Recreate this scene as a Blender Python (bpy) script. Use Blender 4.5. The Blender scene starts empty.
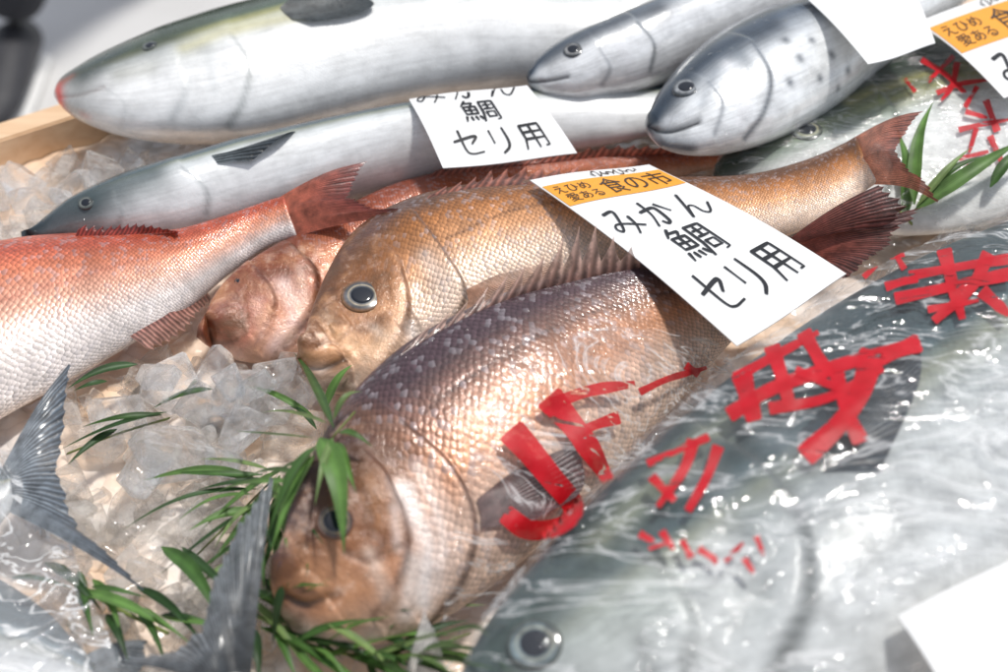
import bpy, bmesh, math, random
import numpy as np
from mathutils import Vector, noise, Matrix, Euler
from mathutils.bvhtree import BVHTree
random.seed(7); np.random.seed(7)
SC = bpy.context.scene; COL = SC.collection
SC.view_settings.view_transform = 'Standard'; SC.view_settings.look = 'None'
SC.view_settings.exposure = 0; SC.view_settings.gamma = 1

# ------------------------------------------------------------ camera
PITCH = math.radians(42); DIST = 1.0; FPX = 1400.0
CP, SP = math.cos(PITCH), math.sin(PITCH)
CAM = np.array([0, -DIST*CP, DIST*SP]); FW = np.array([0, CP, -SP]); RT = np.array([1., 0, 0]); UP = np.array([0, SP, CP])
cd = bpy.data.cameras.new('camera'); cam = bpy.data.objects.new('camera', cd); COL.objects.link(cam)
cam.location = CAM; cam.rotation_euler = (math.pi/2-PITCH, 0, 0)
cd.sensor_width = 36; cd.lens = 50; cd.clip_start = .02; cd.clip_end = 200
cd.dof.use_dof = True; cd.dof.focus_distance = .94; cd.dof.aperture_fstop = 4.5
SC.camera = cam

def ray(px, py):
    return FW + RT*((px-504)/FPX) + UP*((336-py)/FPX)
def at(px, py, z):
    d = ray(px, py); return CAM + d*((z-CAM[2])/d[2])
def proj(P):
    P = np.asarray(P, float)-CAM
    zc = P@FW
    return np.stack([504+FPX*(P@RT)/zc, 336-FPX*(P@UP)/zc], -1)

# ------------------------------------------------------------ objects
WL = {}
def thing(name, label, cat, loc, group=None):
    o = bpy.data.objects.new(name, None); COL.objects.link(o); o.location = loc
    o.empty_display_size = .02
    o['label'] = label; o['category'] = cat
    if group: o['group'] = group
    WL[o.name] = np.array(loc, float); return o
def meshobj(name, verts, faces, mat, parent=None, cols=None, uvs=None, smooth=True, loc=None):
    verts = np.asarray(verts, float)
    off = WL[parent.name] if parent is not None else (np.array(loc, float) if loc is not None else np.zeros(3))
    me = bpy.data.meshes.new(name)
    me.from_pydata((verts-off).tolist(), [], [tuple(int(i) for i in f) for f in faces])
    if cols is not None:
        a = me.color_attributes.new('Col', 'FLOAT_COLOR', 'POINT')
        c = np.ones((len(verts), 4)); c[:, :cols.shape[1]] = cols
        a.data.foreach_set('color', c.astype(np.float32).ravel())
    if uvs is not None:
        u = me.uv_layers.new(name='UVMap')
        li = np.zeros(len(me.loops), dtype=np.int32); me.loops.foreach_get('vertex_index', li)
        u.data.foreach_set('uv', np.asarray(uvs, np.float32)[li].ravel())
    me.materials.append(mat)
    if smooth: me.polygons.foreach_set('use_smooth', [True]*len(me.polygons))
    me.update()
    o = bpy.data.objects.new(name, me); COL.objects.link(o)
    if parent is not None: o.parent = parent
    elif loc is not None: o.location = loc
    WL[o.name] = off
    return o
def grid_faces(n, m, wrap=False):
    f = []
    for i in range(n-1):
        for j in range(m if wrap else m-1):
            k = (j+1) % m
            f.append((i*m+j, i*m+k, (i+1)*m+k, (i+1)*m+j))
    return f
def cr(P, n):
    P = np.asarray(P, float); m = len(P)
    t = np.linspace(0, m-1, n); i = np.clip(t.astype(int), 0, m-2); f = (t-i)[:, None]
    p0 = np.where((i > 0)[:, None], P[np.maximum(i-1, 0)], 2*P[i]-P[i+1]); p1 = P[i]; p2 = P[i+1]
    p3 = np.where((i+2 < m)[:, None], P[np.minimum(i+2, m-1)], 2*P[i+1]-P[i])
    return .5*(2*p1+(p2-p0)*f+(2*p0-5*p1+4*p2-p3)*f**2+(3*p1-p0-3*p2+p3)*f**3)
def lin(P, n):
    P = np.asarray(P, float)
    s = np.r_[0, np.cumsum(np.linalg.norm(np.diff(P, axis=0), axis=1))]; s /= s[-1]
    t = np.linspace(0, 1, n)
    return np.stack([np.interp(t, s, P[:, k]) for k in range(P.shape[1])], -1)
def sst(a, b, x):
    t = np.clip((x-a)/(b-a), 0, 1); return t*t*(3-2*t)
def nz(v): return v/(np.linalg.norm(v, axis=-1, keepdims=True)+1e-12)

# ------------------------------------------------------------ materials
def newmat(name):
    m = bpy.data.materials.new(name); m.use_nodes = True
    nt = m.node_tree; nt.nodes.clear()
    return m, nt, nt.nodes.new('ShaderNodeOutputMaterial')
def N(nt, typ, **kw):
    n = nt.nodes.new(typ)
    for k, v in kw.items(): setattr(n, k, v)
    return n
def math_(nt, op, a, b=None, clamp=False):
    n = nt.nodes.new('ShaderNodeMath'); n.operation = op; n.use_clamp = clamp
    for i, x in enumerate((a, b)):
        if x is None: continue
        if isinstance(x, (int, float)): n.inputs[i].default_value = x
        else: nt.links.new(x, n.inputs[i])
    return n.outputs[0]
def ramp(nt, fac, stops):
    n = nt.nodes.new('ShaderNodeValToRGB'); e = n.color_ramp.elements
    while len(e) < len(stops): e.new(.5)
    for k, (p, c) in enumerate(stops):
        e[k].position = p; e[k].color = (c, c, c, 1) if isinstance(c, (int, float)) else (*c, 1)
    nt.links.new(fac, n.inputs[0]); return n.outputs[0]
def mixc(nt, fac, a, b, blend='MIX'):
    n = nt.nodes.new('ShaderNodeMix'); n.data_type = 'RGBA'; n.blend_type = blend
    for s, x in ((0, fac), (6, a), (7, b)):
        if isinstance(x, (int, float)): n.inputs[s].default_value = x
        elif isinstance(x, tuple): n.inputs[s].default_value = (*x, 1)
        else: nt.links.new(x, n.inputs[s])
    return n.outputs[2]
def tex_noise(nt, vec, scale, detail=5, rough=.5, dist=0.):
    no = N(nt, 'ShaderNodeTexNoise'); no.inputs['Scale'].default_value = scale; no.inputs['Detail'].default_value = detail
    no.inputs['Roughness'].default_value = rough; no.inputs['Distortion'].default_value = dist
    nt.links.new(vec, no.inputs['Vector']); return no.outputs[0]
def fish_mat(name, S=24, strength=.8, rough=.32, coat=.5, bump=.35, metal=0., mott=.25, rand=.25, dots=.0, headtone=None, sheen=0., drops=1.5, spec=.5):
    m, nt, out = newmat(name); L = nt.links.new
    at_ = N(nt, 'ShaderNodeAttribute', attribute_name='Col')
    uv = N(nt, 'ShaderNodeUVMap', uv_map='UVMap')
    mp = N(nt, 'ShaderNodeMapping'); mp.inputs['Scale'].default_value = (S, S, 1); mp.inputs['Rotation'].default_value = (0, 0, math.pi/4)
    L(uv.outputs[0], mp.inputs[0])
    vo = N(nt, 'ShaderNodeTexVoronoi', voronoi_dimensions='2D', feature='F1'); vo.inputs['Scale'].default_value = 1; vo.inputs['Randomness'].default_value = rand
    L(mp.outputs[0], vo.inputs['Vector'])
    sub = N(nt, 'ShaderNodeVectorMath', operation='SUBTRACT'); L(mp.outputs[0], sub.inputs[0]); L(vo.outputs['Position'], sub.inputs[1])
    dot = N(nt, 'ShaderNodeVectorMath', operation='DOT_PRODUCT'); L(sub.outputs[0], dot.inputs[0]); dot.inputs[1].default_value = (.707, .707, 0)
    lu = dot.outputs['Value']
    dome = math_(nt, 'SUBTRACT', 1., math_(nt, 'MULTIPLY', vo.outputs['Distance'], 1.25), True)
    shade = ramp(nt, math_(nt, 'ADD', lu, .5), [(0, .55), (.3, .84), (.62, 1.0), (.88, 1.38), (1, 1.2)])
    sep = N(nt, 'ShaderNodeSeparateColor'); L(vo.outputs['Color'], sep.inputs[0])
    cellv = ramp(nt, sep.outputs[0], [(0, .84), (.8, 1.05), (1, 1.32)])  # random tone per scale; the brightest cells are glints painted into the colour
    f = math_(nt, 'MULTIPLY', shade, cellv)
    tc = N(nt, 'ShaderNodeTexCoord'); ob = tc.outputs['Object']
    nA = tex_noise(nt, ob, 55, 6, .65); nF = tex_noise(nt, ob, 420, 3); nB = tex_noise(nt, ob, 26, 5, .65, .8)
    # the scales show more clearly in some places than in others
    fac = math_(nt, 'MULTIPLY', math_(nt, 'MULTIPLY', at_.outputs['Alpha'], strength), ramp(nt, nB, [(.3, .55), (.6, 1.)]))
    base = at_.outputs['Color']; inv = math_(nt, 'SUBTRACT', 1., at_.outputs['Alpha'], True)
    if headtone:
        base = mixc(nt, math_(nt, 'MULTIPLY', ramp(nt, nB, [(.47, 0), (.66, .5)]), inv), base, headtone[0])
        base = mixc(nt, math_(nt, 'MULTIPLY', ramp(nt, nA, [(.54, 0), (.7, .5)]), inv), base, headtone[1])
        base = mixc(nt, math_(nt, 'MULTIPLY', ramp(nt, nB, [(.3, .7), (.46, 0)]), inv), base, tuple(x*.32 for x in headtone[0]))
    if dots:
        base = mixc(nt, math_(nt, 'MULTIPLY', math_(nt, 'MULTIPLY', ramp(nt, sep.outputs[1], [(.8, 0), (.86, 1)]), dots), at_.outputs['Alpha']), base, (.6, .56, .6))
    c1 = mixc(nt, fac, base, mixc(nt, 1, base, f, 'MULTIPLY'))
    c2 = mixc(nt, 1, c1, ramp(nt, nA, [(.3, 1-mott), (.55, 1), (.75, 1+mott*.6)]), 'MULTIPLY')
    if headtone: c2 = mixc(nt, 1, c2, ramp(nt, nB, [(.3, .74), (.55, 1.), (.75, 1.2)]), 'MULTIPLY')
    if sheen:
        ms = N(nt, 'ShaderNodeMapping'); ms.inputs['Scale'].default_value = (1.2, 16, 1); L(uv.outputs[0], ms.inputs[0])
        ns = tex_noise(nt, ms.outputs[0], 2.2, 5, .6)
        c2 = mixc(nt, 1, c2, ramp(nt, ns, [(.3, 1-sheen), (.5, 1), (.72, 1+sheen*.7)]), 'MULTIPLY')
    vd = N(nt, 'ShaderNodeTexVoronoi', feature='F1'); vd.inputs['Scale'].default_value = 130; L(ob, vd.inputs['Vector'])
    sd_ = N(nt, 'ShaderNodeSeparateColor'); L(vd.outputs['Color'], sd_.inputs[0])
    bead = math_(nt, 'MULTIPLY', ramp(nt, vd.outputs['Distance'], [(0, 1), (.14, .85), (.3, 0)]), math_(nt, 'GREATER_THAN', sd_.outputs[0], .68))
    h = math_(nt, 'ADD', math_(nt, 'MULTIPLY', math_(nt, 'ADD', math_(nt, 'MULTIPLY', lu, .9), math_(nt, 'MULTIPLY', dome, .5)), at_.outputs['Alpha']),
              math_(nt, 'ADD', math_(nt, 'MULTIPLY', nF, .5), math_(nt, 'MULTIPLY', nA, 1.2)))
    if headtone:
        nH = tex_noise(nt, ob, 150, 6, .7, .6)
        h = math_(nt, 'ADD', h, math_(nt, 'MULTIPLY', math_(nt, 'MULTIPLY', nH, inv), 2.2))
    bp = N(nt, 'ShaderNodeBump'); bp.inputs['Strength'].default_value = bump; bp.inputs['Distance'].default_value = .0012
    L(h, bp.inputs['Height'])
    b2 = N(nt, 'ShaderNodeBump'); b2.inputs['Strength'].default_value = .8; b2.inputs['Distance'].default_value = .0007*drops
    L(bead, b2.inputs['Height']); L(bp.outputs[0], b2.inputs['Normal'])
    p = N(nt, 'ShaderNodeBsdfPrincipled'); L(c2, p.inputs['Base Color']); L(bp.outputs[0], p.inputs['Normal'])
    L(ramp(nt, nA, [(.3, rough+.12), (.7, rough-.08)]), p.inputs['Roughness']); p.inputs['Specular IOR Level'].default_value = spec
    p.inputs['Metallic'].default_value = metal; p.inputs['Coat Weight'].default_value = coat; p.inputs['Coat Roughness'].default_value = .06
    L(b2.outputs[0], p.inputs['Coat Normal'])
    L(p.outputs[0], out.inputs[0]); return m
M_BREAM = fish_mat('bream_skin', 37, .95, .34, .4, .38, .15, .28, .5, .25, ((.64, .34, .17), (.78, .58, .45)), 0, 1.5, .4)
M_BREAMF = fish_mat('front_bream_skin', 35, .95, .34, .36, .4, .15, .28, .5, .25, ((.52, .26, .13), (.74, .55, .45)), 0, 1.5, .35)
M_TAILW = fish_mat('yellowtail_skin', 70, .14, .26, .45, .22, .1, .2, .3, 0, None, .14, 3., .35)
M_TAILG = fish_mat('wrapped_yellowtail_skin', 70, .14, .34, .08, .2, .0, .3, .3, 0, None, .14, .5, .15)
M_BONI = fish_mat('bonito_skin', 70, .12, .22, .5, .18, .15, .28, .3, 0, None, .2, 2.6, .4)

def fin_mat(name):
    m, nt, out = newmat(name); L = nt.links.new
    a = N(nt, 'ShaderNodeAttribute', attribute_name='Col'); uv = N(nt, 'ShaderNodeUVMap', uv_map='UVMap')
    sx = N(nt, 'ShaderNodeSeparateXYZ'); L(uv.outputs[0], sx.inputs[0])
    tc = N(nt, 'ShaderNodeTexCoord'); nn = tex_noise(nt, tc.outputs['Object'], 130, 5, .6)
    s = math_(nt, 'SINE', math_(nt, 'MULTIPLY', math_(nt, 'ADD', sx.outputs[0], math_(nt, 'MULTIPLY', nn, .35)), 12.566))
    c = mixc(nt, 1, a.outputs['Color'], ramp(nt, math_(nt, 'ADD', math_(nt, 'MULTIPLY', s, .5), .5), [(0, .5), (.6, .95), (1, 1.5)]), 'MULTIPLY')
    c = mixc(nt, 1, c, ramp(nt, nn, [(.3, .5), (.7, 1.45)]), 'MULTIPLY')
    bp = N(nt, 'ShaderNodeBump'); bp.inputs['Strength'].default_value = .4; bp.inputs['Distance'].default_value = .0008; L(math_(nt, 'ADD', s, nn), bp.inputs['Height'])
    p = N(nt, 'ShaderNodeBsdfPrincipled'); L(c, p.inputs['Base Color']); L(bp.outputs[0], p.inputs['Normal']); p.inputs['Roughness'].default_value = .32
    p.inputs['Coat Weight'].default_value = .3; p.inputs['Coat Roughness'].default_value = .12
    t = N(nt, 'ShaderNodeBsdfTranslucent'); L(c, t.inputs[0])
    mx = N(nt, 'ShaderNodeMixShader'); mx.inputs[0].default_value = .28; L(p.outputs[0], mx.inputs[1]); L(t.outputs[0], mx.inputs[2])
    tr = N(nt, 'ShaderNodeBsdfTransparent')
    m2 = N(nt, 'ShaderNodeMixShader'); L(a.outputs['Alpha'], m2.inputs[0]); L(tr.outputs[0], m2.inputs[1]); L(mx.outputs[0], m2.inputs[2])
    L(m2.outputs[0], out.inputs[0]); return m
M_FIN = fin_mat('fin_membrane')
def simple(name, col, rough=.5, coat=0., spec=.5, noise_amt=0., nscale=40, usecol=False, bump=0.):
    m, nt, out = newmat(name); L = nt.links.new
    p = N(nt, 'ShaderNodeBsdfPrincipled'); p.inputs['Roughness'].default_value = rough; p.inputs['Coat Weight'].default_value = coat
    p.inputs['Coat Roughness'].default_value = .04; p.inputs['Specular IOR Level'].default_value = spec
    tc = N(nt, 'ShaderNodeTexCoord'); no = tex_noise(nt, tc.outputs['Object'], nscale, 6)
    base = N(nt, 'ShaderNodeAttribute', attribute_name='Col').outputs['Color'] if usecol else col
    L(mixc(nt, 1, base, ramp(nt, no, [(.25, 1-noise_amt), (.75, 1+noise_amt)]), 'MULTIPLY'), p.inputs['Base Color'])
    if bump:
        b = N(nt, 'ShaderNodeBump'); b.inputs['Strength'].default_value = bump; b.inputs['Distance'].default_value = .002
        L(no, b.inputs['Height']); L(b.outputs[0], p.inputs['Normal'])
    L(p.outputs[0], out.inputs[0]); return m
M_EYE = simple('eye_glaze', (1, 1, 1), .15, .6, usecol=True, noise_amt=.45, nscale=300)
M_PUPIL = simple('pupil', (.006, .009, .016), .1, .6)
M_CARD = simple('white_card', (.8, .8, .795), .5, noise_amt=.02, nscale=30)
M_ORANGE = simple('orange_print', (.86, .36, .03), .4, noise_amt=.03)
M_INK = simple('black_ink', (.012, .012, .014), .35)
M_BROWN = simple('brown_ink', (.05, .025, .012), .4)
M_CONC = simple('pale_concrete', (.62, .61, .6), .85, noise_amt=.12, nscale=3)
M_TROU = simple('dark_trousers', (.015, .016, .022), .8, noise_amt=.2)
M_SHOE = simple('dark_shoe', (.03, .03, .035), .6, noise_amt=.2)
M_SOLE = simple('white_sole', (.75, .74, .72), .6)
def red_mat():
    m, nt, out = newmat('red_print'); L = nt.links.new
    tc = N(nt, 'ShaderNodeTexCoord'); mp = N(nt, 'ShaderNodeMapping'); mp.inputs['Rotation'].default_value = (0, 0, .75); mp.inputs['Scale'].default_value = (.3, 1.6, 1)
    L(tc.outputs['Object'], mp.inputs[0])
    n1_ = tex_noise(nt, mp.outputs[0], 85, 3, .5, 1.2); n2_ = tex_noise(nt, tc.outputs['Object'], 60, 4)
    p = N(nt, 'ShaderNodeBsdfPrincipled'); p.inputs['Roughness'].default_value = .45; p.inputs['Specular IOR Level'].default_value = .3
    L(ramp(nt, n2_, [(.3, (.42, .002, .008)), (.7, (.6, .006, .018))]), p.inputs['Base Color'])
    t = N(nt, 'ShaderNodeBsdfTransparent'); mx = N(nt, 'ShaderNodeMixShader')
    L(ramp(nt, n1_, [(.34, .08), (.375, .9)]), mx.inputs[0]); L(t.outputs[0], mx.inputs[1]); L(p.outputs[0], mx.inputs[2])
    L(mx.outputs[0], out.inputs[0]); return m
M_RED = red_mat()
def wood_mat(name, ca, cb):
    m, nt, out = newmat(name); L = nt.links.new
    tc = N(nt, 'ShaderNodeTexCoord'); mp = N(nt, 'ShaderNodeMapping'); mp.inputs['Scale'].default_value = (2, 26, 26); mp.inputs['Rotation'].default_value = (0, 0, -math.radians(34))
    L(tc.outputs['Object'], mp.inputs[0])
    no = tex_noise(nt, mp.outputs[0], 3, 8, .5, .8)
    p = N(nt, 'ShaderNodeBsdfPrincipled'); L(ramp(nt, no, [(.3, ca), (.7, cb)]), p.inputs['Base Color']); p.inputs['Roughness'].default_value = .6
    b = N(nt, 'ShaderNodeBump'); b.inputs['Strength'].default_value = .2; b.inputs['Distance'].default_value = .001; L(no, b.inputs['Height']); L(b.outputs[0], p.inputs['Normal'])
    L(p.outputs[0], out.inputs[0]); return m
M_WOOD = wood_mat('pale_wood', (.66, .42, .24), (.82, .6, .4))
M_WOOD2 = wood_mat('brown_wood', (.3, .15, .06), (.45, .25, .11))
def leaf_mat():
    m, nt, out = newmat('bamboo_leaf'); L = nt.links.new
    a = N(nt, 'ShaderNodeAttribute', attribute_name='Col'); uv = N(nt, 'ShaderNodeUVMap', uv_map='UVMap')
    sx = N(nt, 'ShaderNodeSeparateXYZ'); L(uv.outputs[0], sx.inputs[0])
    s = math_(nt, 'SINE', math_(nt, 'MULTIPLY', sx.outputs[0], 60))
    c = mixc(nt, 1, a.outputs['Color'], ramp(nt, math_(nt, 'ADD', math_(nt, 'MULTIPLY', s, .5), .5), [(0, .75), (1, 1.15)]), 'MULTIPLY')
    tc = N(nt, 'ShaderNodeTexCoord')
    c = mixc(nt, 1, c, ramp(nt, tex_noise(nt, tc.outputs['Object'], 70, 4), [(.3, .7), (.7, 1.3)]), 'MULTIPLY')
    p = N(nt, 'ShaderNodeBsdfPrincipled'); L(c, p.inputs['Base Color']); p.inputs['Roughness'].default_value = .45; p.inputs['Specular IOR Level'].default_value = .35
    t = N(nt, 'ShaderNodeBsdfTranslucent'); L(c, t.inputs[0])
    mx = N(nt, 'ShaderNodeMixShader'); mx.inputs[0].default_value = .25; L(p.outputs[0], mx.inputs[1]); L(t.outputs[0], mx.inputs[2])
    L(mx.outputs[0], out.inputs[0]); return m
M_LEAF = leaf_mat()
def ice_mat(name, tint, glass, diff, dcol, rough=.02):
    m, nt, out = newmat(name); L = nt.links.new
    tc = N(nt, 'ShaderNodeTexCoord'); no = tex_noise(nt, tc.outputs['Object'], 60, 4, .6, .5)
    b = N(nt, 'ShaderNodeBump'); b.inputs['Strength'].default_value = .2; b.inputs['Distance'].default_value = .004; L(no, b.inputs['Height'])
    t = N(nt, 'ShaderNodeBsdfTransparent'); t.inputs[0].default_value = (*tint, 1)
    gl = N(nt, 'ShaderNodeBsdfGlossy'); gl.inputs['Roughness'].default_value = .05; L(b.outputs[0], gl.inputs['Normal'])
    fr = N(nt, 'ShaderNodeFresnel'); fr.inputs['IOR'].default_value = 1.4; L(b.outputs[0], fr.inputs['Normal'])
    tg = N(nt, 'ShaderNodeMixShader'); L(math_(nt, 'MINIMUM', fr.outputs[0], .5), tg.inputs[0]); L(t.outputs[0], tg.inputs[1]); L(gl.outputs[0], tg.inputs[2])
    base = tg
    if glass:
        g = N(nt, 'ShaderNodeBsdfGlass'); g.inputs['Roughness'].default_value = rough; g.inputs['IOR'].default_value = 1.31; L(b.outputs[0], g.inputs['Normal'])
        base = N(nt, 'ShaderNodeMixShader'); base.inputs[0].default_value = glass; L(tg.outputs[0], base.inputs[1]); L(g.outputs[0], base.inputs[2])
    d = N(nt, 'ShaderNodeBsdfDiffuse'); d.inputs[0].default_value = (*dcol, 1); tl = N(nt, 'ShaderNodeBsdfTranslucent'); tl.inputs[0].default_value = (*dcol, 1)
    dm = N(nt, 'ShaderNodeMixShader'); dm.inputs[0].default_value = .5; L(d.outputs[0], dm.inputs[1]); L(tl.outputs[0], dm.inputs[2])
    m2 = N(nt, 'ShaderNodeMixShader'); L(ramp(nt, no, [(.42, diff*.2), (.68, min(1, diff*2.6))]), m2.inputs[0]); L(base.outputs[0], m2.inputs[1]); L(dm.outputs[0], m2.inputs[2])
    L(m2.outputs[0], out.inputs[0]); return m
M_ICE = ice_mat('clear_ice', (.995, .998, 1.), .3, .17, (.98, .99, 1))
M_ICEB = ice_mat('crushed_ice', (1., .988, .97), .12, .17, (1, .97, .94))
def slush_mat():
    m, nt, out = newmat('ice_slush'); L = nt.links.new
    tc = N(nt, 'ShaderNodeTexCoord'); ob = tc.outputs['Object']
    v = N(nt, 'ShaderNodeTexVoronoi', feature='F1'); v.inputs['Scale'].default_value = 70; L(ob, v.inputs['Vector'])
    n1_ = tex_noise(nt, ob, 14, 4); n2_ = tex_noise(nt, ob, 90, 5)
    c = mixc(nt, ramp(nt, n1_, [(.42, 0), (.64, 1)]), (.98, .72, .52), (.96, .9, .86))  # peach patches: warm reflection from the wood put into the ice colour
    c = mixc(nt, 1, c, ramp(nt, v.outputs['Distance'], [(0, 1.02), (.5, .94), (.8, .76)]), 'MULTIPLY')
    b = N(nt, 'ShaderNodeBump'); b.inputs['Strength'].default_value = .6; b.inputs['Distance'].default_value = .006; b.invert = True
    L(math_(nt, 'ADD', v.outputs['Distance'], math_(nt, 'MULTIPLY', n2_, .4)), b.inputs['Height'])
    p = N(nt, 'ShaderNodeBsdfPrincipled'); L(c, p.inputs['Base Color']); p.inputs['Roughness'].default_value = .2; p.inputs['Coat Weight'].default_value = .6; L(b.outputs[0], p.inputs['Normal']); L(b.outputs[0], p.inputs['Coat Normal'])
    L(p.outputs[0], out.inputs[0]); return m
M_SLUSH = slush_mat()
def film_mat(name, haze=.02, bump=.3, sc=30, refl=1., rot=-.6, cap=.2, rough=.07, ridge=14):
    m, nt, out = newmat(name); L = nt.links.new
    tc = N(nt, 'ShaderNodeTexCoord'); mp = N(nt, 'ShaderNodeMapping'); mp.inputs['Rotation'].default_value = (0, 0, rot); mp.inputs['Scale'].default_value = (.4, 1.5, 1)
    L(tc.outputs['Object'], mp.inputs[0])
    no = tex_noise(nt, mp.outputs[0], sc, 4, .55, 1.5)
    rid = math_(nt, 'ABSOLUTE', math_(nt, 'SUBTRACT', no, .5))
    b = N(nt, 'ShaderNodeBump'); b.inputs['Strength'].default_value = bump; b.inputs['Distance'].default_value = .012; L(rid, b.inputs['Height'])
    t = N(nt, 'ShaderNodeBsdfTransparent'); t.inputs[0].default_value = (.985, .985, .985, 1)
    d = N(nt, 'ShaderNodeBsdfDiffuse'); d.inputs[0].default_value = (.9, .9, .9, 1)
    g = N(nt, 'ShaderNodeBsdfGlossy'); g.inputs['Roughness'].default_value = rough; L(b.outputs[0], g.inputs['Normal'])
    fr = N(nt, 'ShaderNodeFresnel'); fr.inputs['IOR'].default_value = 1.45
    m1 = N(nt, 'ShaderNodeMixShader'); L(ramp(nt, rid, [(0, min(.65, haze*ridge)), (.008, haze*ridge*.5), (.022, haze), (1, haze)]), m1.inputs[0]); L(t.outputs[0], m1.inputs[1]); L(d.outputs[0], m1.inputs[2])  # extra white along the ridges paints crinkle highlights into the film
    m2 = N(nt, 'ShaderNodeMixShader'); L(math_(nt, 'MINIMUM', math_(nt, 'MULTIPLY', fr.outputs[0], refl), cap), m2.inputs[0]); L(m1.outputs[0], m2.inputs[1]); L(g.outputs[0], m2.inputs[2])
    L(m2.outputs[0], out.inputs[0]); return m
M_FILM = film_mat('clear_film', .022, 1., 16, .55, -.6, .09, .06, 20)
M_FILMH = film_mat('clear_film_upper', .012, 1., 26, .5, -.6, .07, .05, 26)
M_FILM2 = film_mat('crinkled_film', .12, .9, 22, 1.4, -.6, .25, .08)

# ------------------------------------------------------------ fish
BODIES = {}
def hit_on(key, px, py, lift=0.):
    b = BODIES[key]; d = ray(px, py); d = d/np.linalg.norm(d)
    h = b['bvh'].ray_cast(Vector(CAM), Vector(d))
    if h[0] is None:
        p = at(px, py, b['zm']); h = b['bvh'].find_nearest(Vector(p))
    return np.array(h[0])+np.array(h[1])*lift, np.array(h[1])
def hit_any(px, py, default=.01, keys=None):
    d = ray(px, py); d = d/np.linalg.norm(d); best = None
    for k, b in BODIES.items():
        if keys and k not in keys: continue
        h = b['bvh'].ray_cast(Vector(CAM), Vector(d))
        if h[0] is not None and (best is None or h[3] < best[1]): best = (np.array(h[0]), h[3])
    return best[0] if best is not None else at(px, py, default)
def drop(x, y, keys=None, default=0.):
    z = default
    for k, b in BODIES.items():
        if keys and k not in keys: continue
        h = b['bvh'].ray_cast(Vector((x, y, 1)), Vector((0, 0, -1)))
        if h[0] is not None: z = max(z, h[0].z)
    return z
def lerp3(v, stops):
    v = np.asarray(v); xs = [s[0] for s in stops]
    return np.stack([np.interp(v, xs, [s[1][k] for s in stops]) for k in range(3)], -1)
def bream_col(back, bmid, mid, belly, head, cheek=None, g0=.2):
    cheek = cheek or tuple(np.array(head)*1.25)
    def f(t, v):
        c = lerp3(v, [(-1, belly), (-.6, belly), (-.15, mid), (.32, bmid), (.65, back), (1, back)])
        h = lerp3(v, [(-1, tuple(np.array(belly)*.85)), (-.5, cheek), (0., head), (.45, tuple(np.array(head)*.6)), (1, tuple(np.array(back)*.9))])
        w = sst(.12, .30, t)[:, None]
        c = h*(1-w)+c*w
        m = sst(g0, g0+.09, t+.05*v*v)*.8+.2*sst(.08, .14, t)
        return c, m
    return f
def tailw_col(back, stripe, side, belly, snout=(.3, .3, .28), v0=.0):
    def f(t, v):
        c = lerp3(v-v0, [(-1.5, belly), (-.25, belly), (.0, side), (.17, stripe), (.27, tuple(np.array(back)*1.9)), (.42, back), (1.5, tuple(np.array(back)*.8))])
        w = np.exp(-(t/.05)**2)[:, None]*.6
        c = c*(1-w)+np.array(snout)*w
        return c, sst(.22, .3, t)
    return f

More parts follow.
